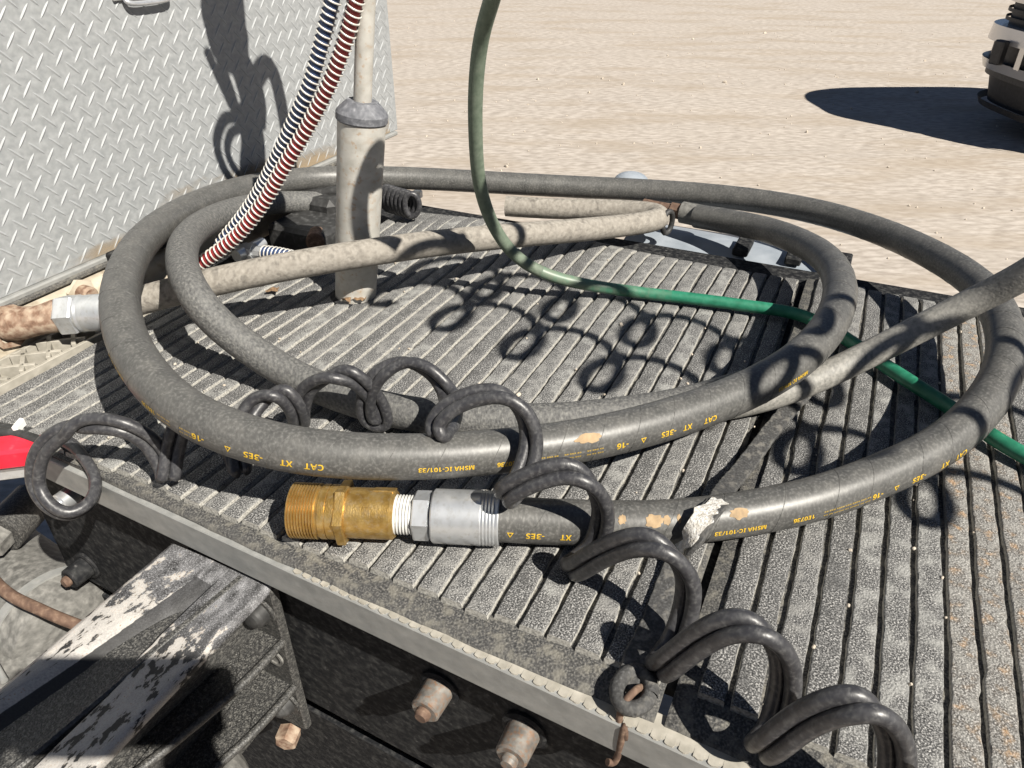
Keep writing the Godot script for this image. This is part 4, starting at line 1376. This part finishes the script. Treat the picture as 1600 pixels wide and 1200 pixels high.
	mb = MB.new()
	mb.tube(tail, 0.0085, 12)
	part("blue_tail", mb.mesh(), M.blue_hose, root)
	mb = MB.new()
	mb.tube(helix(tail, 0.0098, 0.006, 14), 0.0011, 6)
	part("guard_spring", mb.mesh(), M.spring, root)
	# leaves and crumbs
	for q in [[-583, 716, "crumpled brown dry leaf against the foot of the post"], [-568, 720, "smaller brown leaf scrap just right of the post's foot"], [-722, 700, "pale dry leaf scrap under the tan hose"], [-690, 690, "brown dry leaf on the mat edge below the tan hose"]]:
		mb = MB.new()
		var c := t(q[0], 2, q[1])
		var rows2 := []
		for a in 5:
			var row := []
			for b in 4:
				row.append(c + Vector3((a - 2) * 0.0042, rng.randf_range(0.0, 0.006), (b - 1.5) * 0.0042).rotated(Vector3.UP, q[0] * 0.1))
			rows2.append(row)
		mb.grid(rows2)
		tag(part_top("dry_leaf", mb.mesh(), M.leaf), q[2], "leaf", "dry leaves by the post")
	var cr := MB.new()
	for i in 110:
		var u := rng.randf_range(-700.0, 330.0)
		var w := rng.randf_range(335.0, 1000.0)
		if rng.randf() < 0.6:
			u = -308.0 + roundf((u + 308.0) / 22.3) * 22.3 + rng.randf_range(-2.0, 2.0)
		var sz := rng.randf_range(0.0005, 0.0012) * (1.8 if rng.randf() < 0.08 else 1.0)
		cr.box(Basis.from_euler(Vector3(rng.randf() * 3.0, rng.randf() * 6.0, rng.randf() * 3.0)), t(u, 0.5 + swell(u, w), w), Vector3(sz * 1.4, sz, sz), sz * 0.5)
	var crumbs := part_top("dust_crumbs", cr.mesh(), M.stone)
	crumbs.set_meta("kind", "stuff"); tag(crumbs, "pale crumbs of grit scattered over the rubber mats", "grit")
	# far edge of the deck: fender sheet, fittings, dome
	root = thing("far_fender", "pale sheet metal fender behind the far edge of the mats", "fender", t(-80, -60, 1200))
	mb = MB.new()
	var fr := []
	for a in 8:
		var row := []
		for b in 9:
			var w := 1135.0 + b * 22.0
			row.append(t(-330 + a * 50.0, -18 - 0.0022 * (w - 1180) * (w - 1180), w))
		fr.append(row)
	mb.grid(fr)
	part("fender_sheet", mb.mesh(), M.pale, root)
	for u in [-140.0, -60.0, 10.0]:
		box_part(root, "fender_brace", t(u, -12, 1165), Vector3(0.012, 0.006, 0.03), M.black_steel, 0.002)
	root = thing("end_fitting", "grey plastic sleeve and rusty fittings where the hose ends", "fitting", t(-230, 10, 1180))
	fitting(root, "sleeve", t(-205, 21, 1181), -UA + WA * 0.12, [[0, 0.018], [0.045, 0.0175], [0.047, 0.012], [0.047, 0.0]], M.tank, 24)
	fitting(root, "rusty_nut", t(-252, 21, 1187), -UA + WA * 0.12, [[0, 0.0], [0, 0.014], [0.016, 0.014], [0.016, 0.0]], M.rust_dark, 6, true)
	fitting(root, "rusty_pipe", t(-268, 21, 1189), -UA + WA * 0.12, [[0, 0.010], [0.05, 0.010], [0.05, 0.0]], M.rust_dark, 16)
	mb = MB.new()
	var tp := PackedVector3Array()
	for k in 17:
		var a := TAU * k / 16.0
		tp.append(t(-258, 22, 1128) + (UA * 0.4 + WA * 0.9) * cos(a) * 0.012 + Vector3.UP * sin(a) * 0.018)
	mb.tube(tp, 0.0045, 10, false)
	tag(part_top("black_ring", mb.mesh(), M.black_rubber), "black rubber ring standing beside the tan hose bend", "ring")
	mb = MB.new()
	var pr := []
	for i in 8:
		var q := PI * 0.5 * i / 7.0
		pr.append([0.018 * sin(q), 0.034 * cos(q)])
	mb.lathe(t(-402, -10, 1400), Vector3.UP, pr, 32)
	tag(part_top("pale_dome", mb.mesh(), M.pale), "pale bluish dome lens showing just above the far hose", "lens")
	mb = MB.new()
	mb.box(truck, t(-714, 8, 1110), Vector3(0.008, 0.007, 0.006), 0.002)
	tag(part_top("white_clip", mb.mesh(), M.white_plastic), "small white plastic clip at the far mat edge", "clip")

# ---------------------------------------------------------------- the other vehicle
func rim(c: Vector3, hx: float, hz: float, y0: float, y1: float, grow0 := 0.0, grow1 := 0.0, a0 := 0.0, a1 := 360.0, steps := 64) -> MB:
	# a rounded wall: a superellipse footprint drawn from y0 up to y1
	var mb := MB.new()
	var rows := []
	for j in 5:
		var f := j / 4.0
		var row := []
		for i in steps + 1:
			var a := deg_to_rad(lerpf(a0, a1, float(i) / steps))
			var cx := signf(cos(a)) * pow(absf(cos(a)), 0.62)
			var cz := signf(sin(a)) * pow(absf(sin(a)), 0.62)
			var g := lerpf(grow0, grow1, f)
			row.append(c + Vector3(cx * (hx + g), lerpf(y0, y1, f), cz * (hz + g)))
		rows.append(row)
	mb.grid(rows)
	var mid := Vector3(c.x, 0, c.z)
	for i in mb.n.size():
		var o := mb.v[i] - mid
		o.y = 0
		if mb.n[i].dot(o) < 0.0:
			mb.n[i] = -mb.n[i]
	for i in range(0, mb.ix.size(), 3):
		var g := (mb.v[mb.ix[i + 1]] - mb.v[mb.ix[i]]).cross(mb.v[mb.ix[i + 2]] - mb.v[mb.ix[i]])
		if g.dot(mb.n[mb.ix[i]]) > 0.0:
			var k := mb.ix[i + 1]
			mb.ix[i + 1] = mb.ix[i + 2]
			mb.ix[i + 2] = k
	return mb

func shelf(c: Vector3, hx: float, hz: float, y: float, g0: float, g1: float) -> MB:
	# a flat ring at height y between two outlines
	var mb := MB.new()
	var rows := []
	for j in 2:
		var row := []
		for i in 65:
			var a := TAU * i / 64.0
			var g := g0 if j == 0 else g1
			row.append(c + Vector3(signf(cos(a)) * pow(absf(cos(a)), 0.62) * (hx + g), y, signf(sin(a)) * pow(absf(sin(a)), 0.62) * (hz + g)))
		rows.append(row)
	mb.grid(rows)
	for i in mb.n.size():
		mb.n[i] = Vector3.UP
	for i in range(0, mb.ix.size(), 3):
		var g := (mb.v[mb.ix[i + 1]] - mb.v[mb.ix[i]]).cross(mb.v[mb.ix[i + 2]] - mb.v[mb.ix[i]])
		if g.y > 0.0:
			var k := mb.ix[i + 1]
			mb.ix[i + 1] = mb.ix[i + 2]
			mb.ix[i + 2] = k
	return mb

func build_vehicle() -> void:
	var c := Vector3(5.04, -1.1, -5.95)
	var hx := 1.30
	var hz := 0.90
	var root := thing("parked_truck", "front corner of a parked truck with chrome bumper at the top right", "truck", c)
	part("black_valance", rim(c, hx, hz, 0.2, 0.46, -0.12, -0.07).mesh(), M.valance, root)
	part("valance_lip", rim(c, hx, hz, 0.17, 0.22, -0.07, -0.05).mesh(), M.valance, root)
	part("bumper_core", rim(c, hx, hz, 0.40, 0.76, -0.05, -0.05).mesh(), M.valance, root)
	# chrome bumper: lower and upper bands with uprights between dark openings
	part("bumper_lower_band", rim(c, hx, hz, 0.45, 0.52, -0.02, 0.0).mesh(), M.chrome, root)
	part("bumper_upper_band", rim(c, hx, hz, 0.65, 0.76, 0.0, -0.01).mesh(), M.chrome, root)
	part("bumper_top", shelf(c, hx, hz, 0.76, -0.01, -0.3).mesh(), M.chrome, root)
	for a in [178.6, 150.0, 120.0, 90.0]:
		part("bumper_upright", rim(c, hx, hz, 0.51, 0.66, 0.0, 0.0, a - 0.8, a + 0.8, 6).mesh(), M.chrome, root)
	box_part(root, "black_bracket", Vector3(c.x - hx - 0.04, -1.1 + 0.60, c.z - 0.12), Vector3(0.03, 0.085, 0.05), M.valance, 0.01, Basis(Vector3.UP, 0.2))
	part("rubber_bellows", rim(c, hx, hz, 0.76, 0.92, -0.10, -0.10).mesh(), M.black_rubber, root)
	part("bellows_ring", rim(c, hx, hz, 0.79, 0.815, -0.07, -0.07).mesh(), M.black_rubber, root)
	part("bellows_ring", rim(c, hx, hz, 0.85, 0.875, -0.07, -0.07).mesh(), M.black_rubber, root)
	part("grille_band", rim(c, hx, hz, 0.92, 1.06, -0.07, -0.06).mesh(), M.chrome, root)
	part("hood", rim(c, hx, hz, 1.06, 1.62, -0.08, -0.14).mesh(), M.paint_dark, root)  # hood and body lie out of view, sized to the shadow on the ground
	part("hood_top", shelf(c, hx, hz, 1.62, -0.14, -1.25).mesh(), M.paint_dark, root)
	part("body_side", rim(c + Vector3(2.2, 0, 0), 1.6, 0.78, 0.05, 1.6, 0.0, 0.0).mesh(), M.paint_dark, root)
	part("roof", shelf(c + Vector3(2.2, 0, 0), 1.6, 0.78, 1.6, 0.0, -1.5).mesh(), M.paint_dark, root)

# ---------------------------------------------------------------- the photographer, out of view, whose phone shades the bracket
func nets(lo: Vector3, hi: Vector3, cell: float, bones: Array, k: float) -> MB:
	# surface nets over capsules that taper from joint to joint and melt into each other
	var nx := int((hi.x - lo.x) / cell) + 1
	var ny := int((hi.y - lo.y) / cell) + 1
	var nz := int((hi.z - lo.z) / cell) + 1
	var f := PackedFloat32Array()
	f.resize(nx * ny * nz)
	f.fill(1.0)
	for b in bones:
		var p: Vector3 = b[0]
		var q: Vector3 = b[1]
		var r0: float = b[2]
		var r1: float = b[3]
		var pad := maxf(r0, r1) + k + cell * 2.0
		var a0 := ((p.min(q) - Vector3.ONE * pad - lo) / cell).max(Vector3.ZERO)
		var a1 := ((p.max(q) + Vector3.ONE * pad - lo) / cell).min(Vector3(nx - 1, ny - 1, nz - 1))
		var d := q - p
		var l2 := maxf(d.length_squared(), 1e-9)
		for z in range(int(a0.z), int(a1.z) + 1):
			for y in range(int(a0.y), int(a1.y) + 1):
				for x in range(int(a0.x), int(a1.x) + 1):
					var v := lo + Vector3(x, y, z) * cell - p
					var h := clampf(v.dot(d) / l2, 0.0, 1.0)
					var s := (v - d * h).length() - lerpf(r0, r1, h)
					var i := (z * ny + y) * nx + x
					var o := f[i]
					var m := maxf(k - absf(o - s), 0.0) / k
					f[i] = minf(o, s) - m * m * k * 0.25
	var mb := MB.new()
	var at := {}
	var offs := [0, 1, nx, nx + 1, nx * ny, nx * ny + 1, nx * ny + nx, nx * ny + nx + 1]
	for z in nz - 1:
		for y in ny - 1:
			for x in nx - 1:
				var i := (z * ny + y) * nx + x
				var inside := 0
				for o in offs:
					if f[i + o] < 0.0: inside += 1
				if inside == 0 or inside == 8:
					continue
				var c := Vector3.ZERO
				var n := 0
				for a in 8:
					for ax in 3:
						var b: int = a | (1 << ax)
						if b == a: continue
						var fa := f[i + offs[a]]
						var fb := f[i + offs[b]]
						if (fa < 0.0) != (fb < 0.0):
							var w := fa / (fa - fb)
							var pa := Vector3(a & 1, (a >> 1) & 1, (a >> 2) & 1)
							var pb := Vector3(b & 1, (b >> 1) & 1, (b >> 2) & 1)
							c += pa.lerp(pb, w); n += 1
				var g := Vector3(f[i + 1] - f[i], f[i + nx] - f[i], f[i + nx * ny] - f[i]).normalized()
				at[i] = mb.vert(lo + (Vector3(x, y, z) + c / n) * cell, g)
	var st := [1, nx, nx * ny]
	for i in at:
		for ax in 3:
			var u: int = st[(ax + 1) % 3]
			var w: int = st[(ax + 2) % 3]
			if (f[i] < 0.0) != (f[i + st[ax]] < 0.0) and at.has(i - u) and at.has(i - w) and at.has(i - u - w):
				mb.tri(at[i], at[i - u], at[i - u - w])
				mb.tri(at[i], at[i - u - w], at[i - w])
	return mb

func build_photographer() -> void:
	var up := Vector3(0, 0.8377, -0.5462)
	var back := Vector3(0, 0.5462, 0.8377)
	var o := Vector3(0, 0.45, 0) + back * 0.012
	var root := thing("phone", "black phone held out of view over the deck edge, shading the bracket", "phone", o)
	var pb := Basis(Vector3.RIGHT, up, back)
	box_part(root, "case", o + Vector3(0.048, 0, 0) - up * 0.013, Vector3(0.079, 0.0365, 0.0042), M.black_rubber, 0.003, pb)
	var glass := StandardMaterial3D.new(); glass.albedo_color = lin(0.02); glass.roughness = 0.08
	box_part(root, "screen", o + Vector3(0.048, 0, 0) - up * 0.013 + back * 0.0043, Vector3(0.075, 0.034, 0.0006), glass, 0.0004, pb)
	# the person: one body from capsules, in work clothes
	var skin := StandardMaterial3D.new(); skin.albedo_color = lin(0.36, 0.22, 0.15); skin.roughness = 0.6
	var cloth := surface("dark work clothes", noise(80, 0.05, [[0.1, lin(0.03, 0.035, 0.05)], [0.9, lin(0.06, 0.065, 0.085)]], 256), 6.0, 0.9)
	root = thing("person", "person out of view in dark work clothes holding a phone up with both hands", "person", Vector3(0.03, -1.1, 0.40))
	var z := 0.40
	var B := []
	for s in [-1.0, 1.0]:
		B.append([Vector3(0.03 + s * 0.09, -0.22, z), Vector3(0.03 + s * 0.12, -0.62, z - 0.02), 0.088, 0.06])
		B.append([Vector3(0.03 + s * 0.12, -0.62, z - 0.02), Vector3(0.03 + s * 0.13, -1.0, z + 0.03), 0.058, 0.042])
		B.append([Vector3(0.03 + s * 0.13, -1.055, z + 0.05), Vector3(0.03 + s * 0.15, -1.065, z - 0.14), 0.04, 0.035])
		B.append([Vector3(0.03 + s * 0.10, 0.30, z), Vector3(0.03 + s * 0.19, 0.28, z), 0.06, 0.055])
		B.append([Vector3(0.03 + s * 0.19, 0.28, z), Vector3(0.04 + s * 0.25, 0.06, z - 0.13), 0.05, 0.04])
		B.append([Vector3(0.04 + s * 0.25, 0.06, z - 0.13), Vector3(0.048 + s * 0.115, 0.36, 0.10), 0.04, 0.028])
	B.append([Vector3(0.03, -0.2, z), Vector3(0.03, 0.05, z), 0.125, 0.115])
	B.append([Vector3(-0.03, 0.05, z), Vector3(-0.03, 0.24, z), 0.10, 0.09])
	B.append([Vector3(0.09, 0.05, z), Vector3(0.09, 0.24, z), 0.10, 0.09])
	var body := part("body", nets(Vector3(-0.42, -1.12, 0.02), Vector3(0.48, 0.42, 0.62), 0.017, B, 0.05).mesh(), cloth, root)
	var H := [[Vector3(0.03, 0.27, z + 0.01), Vector3(0.03, 0.42, z - 0.01), 0.055, 0.05], [Vector3(0.03, 0.49, z - 0.03), Vector3(0.03, 0.55, z - 0.01), 0.062, 0.082], [Vector3(0.03, 0.44, z - 0.055), Vector3(0.03, 0.46, z - 0.05), 0.032, 0.045], [Vector3(0.03, 0.505, z - 0.09), Vector3(0.03, 0.475, z - 0.108), 0.010, 0.014]]
	for s in [-1.0, 1.0]:
		H.append([Vector3(0.03 + s * 0.076, 0.50, z), Vector3(0.03 + s * 0.08, 0.475, z - 0.005), 0.014, 0.011])
	child_of(body, "head", nets(Vector3(-0.09, 0.22, z - 0.15), Vector3(0.15, 0.66, z + 0.12), 0.008, H, 0.03).mesh(), skin)
	var hair := [[Vector3(0.03, 0.565, z), Vector3(0.03, 0.59, z + 0.005), 0.084, 0.072], [Vector3(0.03, 0.5, z + 0.03), Vector3(0.03, 0.56, z + 0.01), 0.07, 0.08]]
	child_of(body, "hair", nets(Vector3(-0.09, 0.40, z - 0.12), Vector3(0.15, 0.69, z + 0.14), 0.010, hair, 0.03).mesh(), M.black_rubber)
	for s in [-1.0, 1.0]:
		var eye := MB.new()
		eye.tube(PackedVector3Array([Vector3(0.03 + s * 0.032, 0.515, z - 0.083), Vector3(0.03 + s * 0.032, 0.515, z - 0.092)]), 0.008, 10)
		child_of(body, "eye", eye.mesh(), glass)
		# a hand: palm below the phone's end, four fingers behind it, the thumb in front
		var e := o + Vector3(0.048 + s * 0.074, 0, 0) - up * 0.013
		var wrist := Vector3(0.048 + s * 0.115, 0.36, 0.10)
		var palm := e + Vector3(s * 0.016, 0, 0) - up * 0.012 + back * 0.012
		var F := [[wrist, palm - up * 0.02 + back * 0.03, 0.027, 0.021], [palm - up * 0.02 + back * 0.03, palm, 0.021, 0.014]]
		for j in 4:
			var root2 := palm + up * (j * 0.015 - 0.012)
			var k1 := root2 + Vector3(s * 0.004, 0, 0) - back * 0.012
			var k2 := k1 - Vector3(s * [0.022, 0.025, 0.024, 0.019][j], 0, 0) - back * 0.004
			F.append([root2, k1, 0.0095, 0.0085]); F.append([k1, k2, 0.0085, 0.0075])
		var th := palm - up * 0.008 + back * 0.010
		F.append([th, th - Vector3(s * 0.012, 0, 0) + up * 0.012 + back * 0.004, 0.0115, 0.0095])
		F.append([th - Vector3(s * 0.012, 0, 0) + up * 0.012 + back * 0.004, th - Vector3(s * 0.038, 0, 0) + up * 0.012 - back * 0.004, 0.0095, 0.008])
		child_of(body, "hand", nets(wrist.min(e) - Vector3(0.07, 0.07, 0.07), wrist.max(e) + Vector3(0.07, 0.07, 0.07), 0.0042, F, 0.007).mesh(), skin)
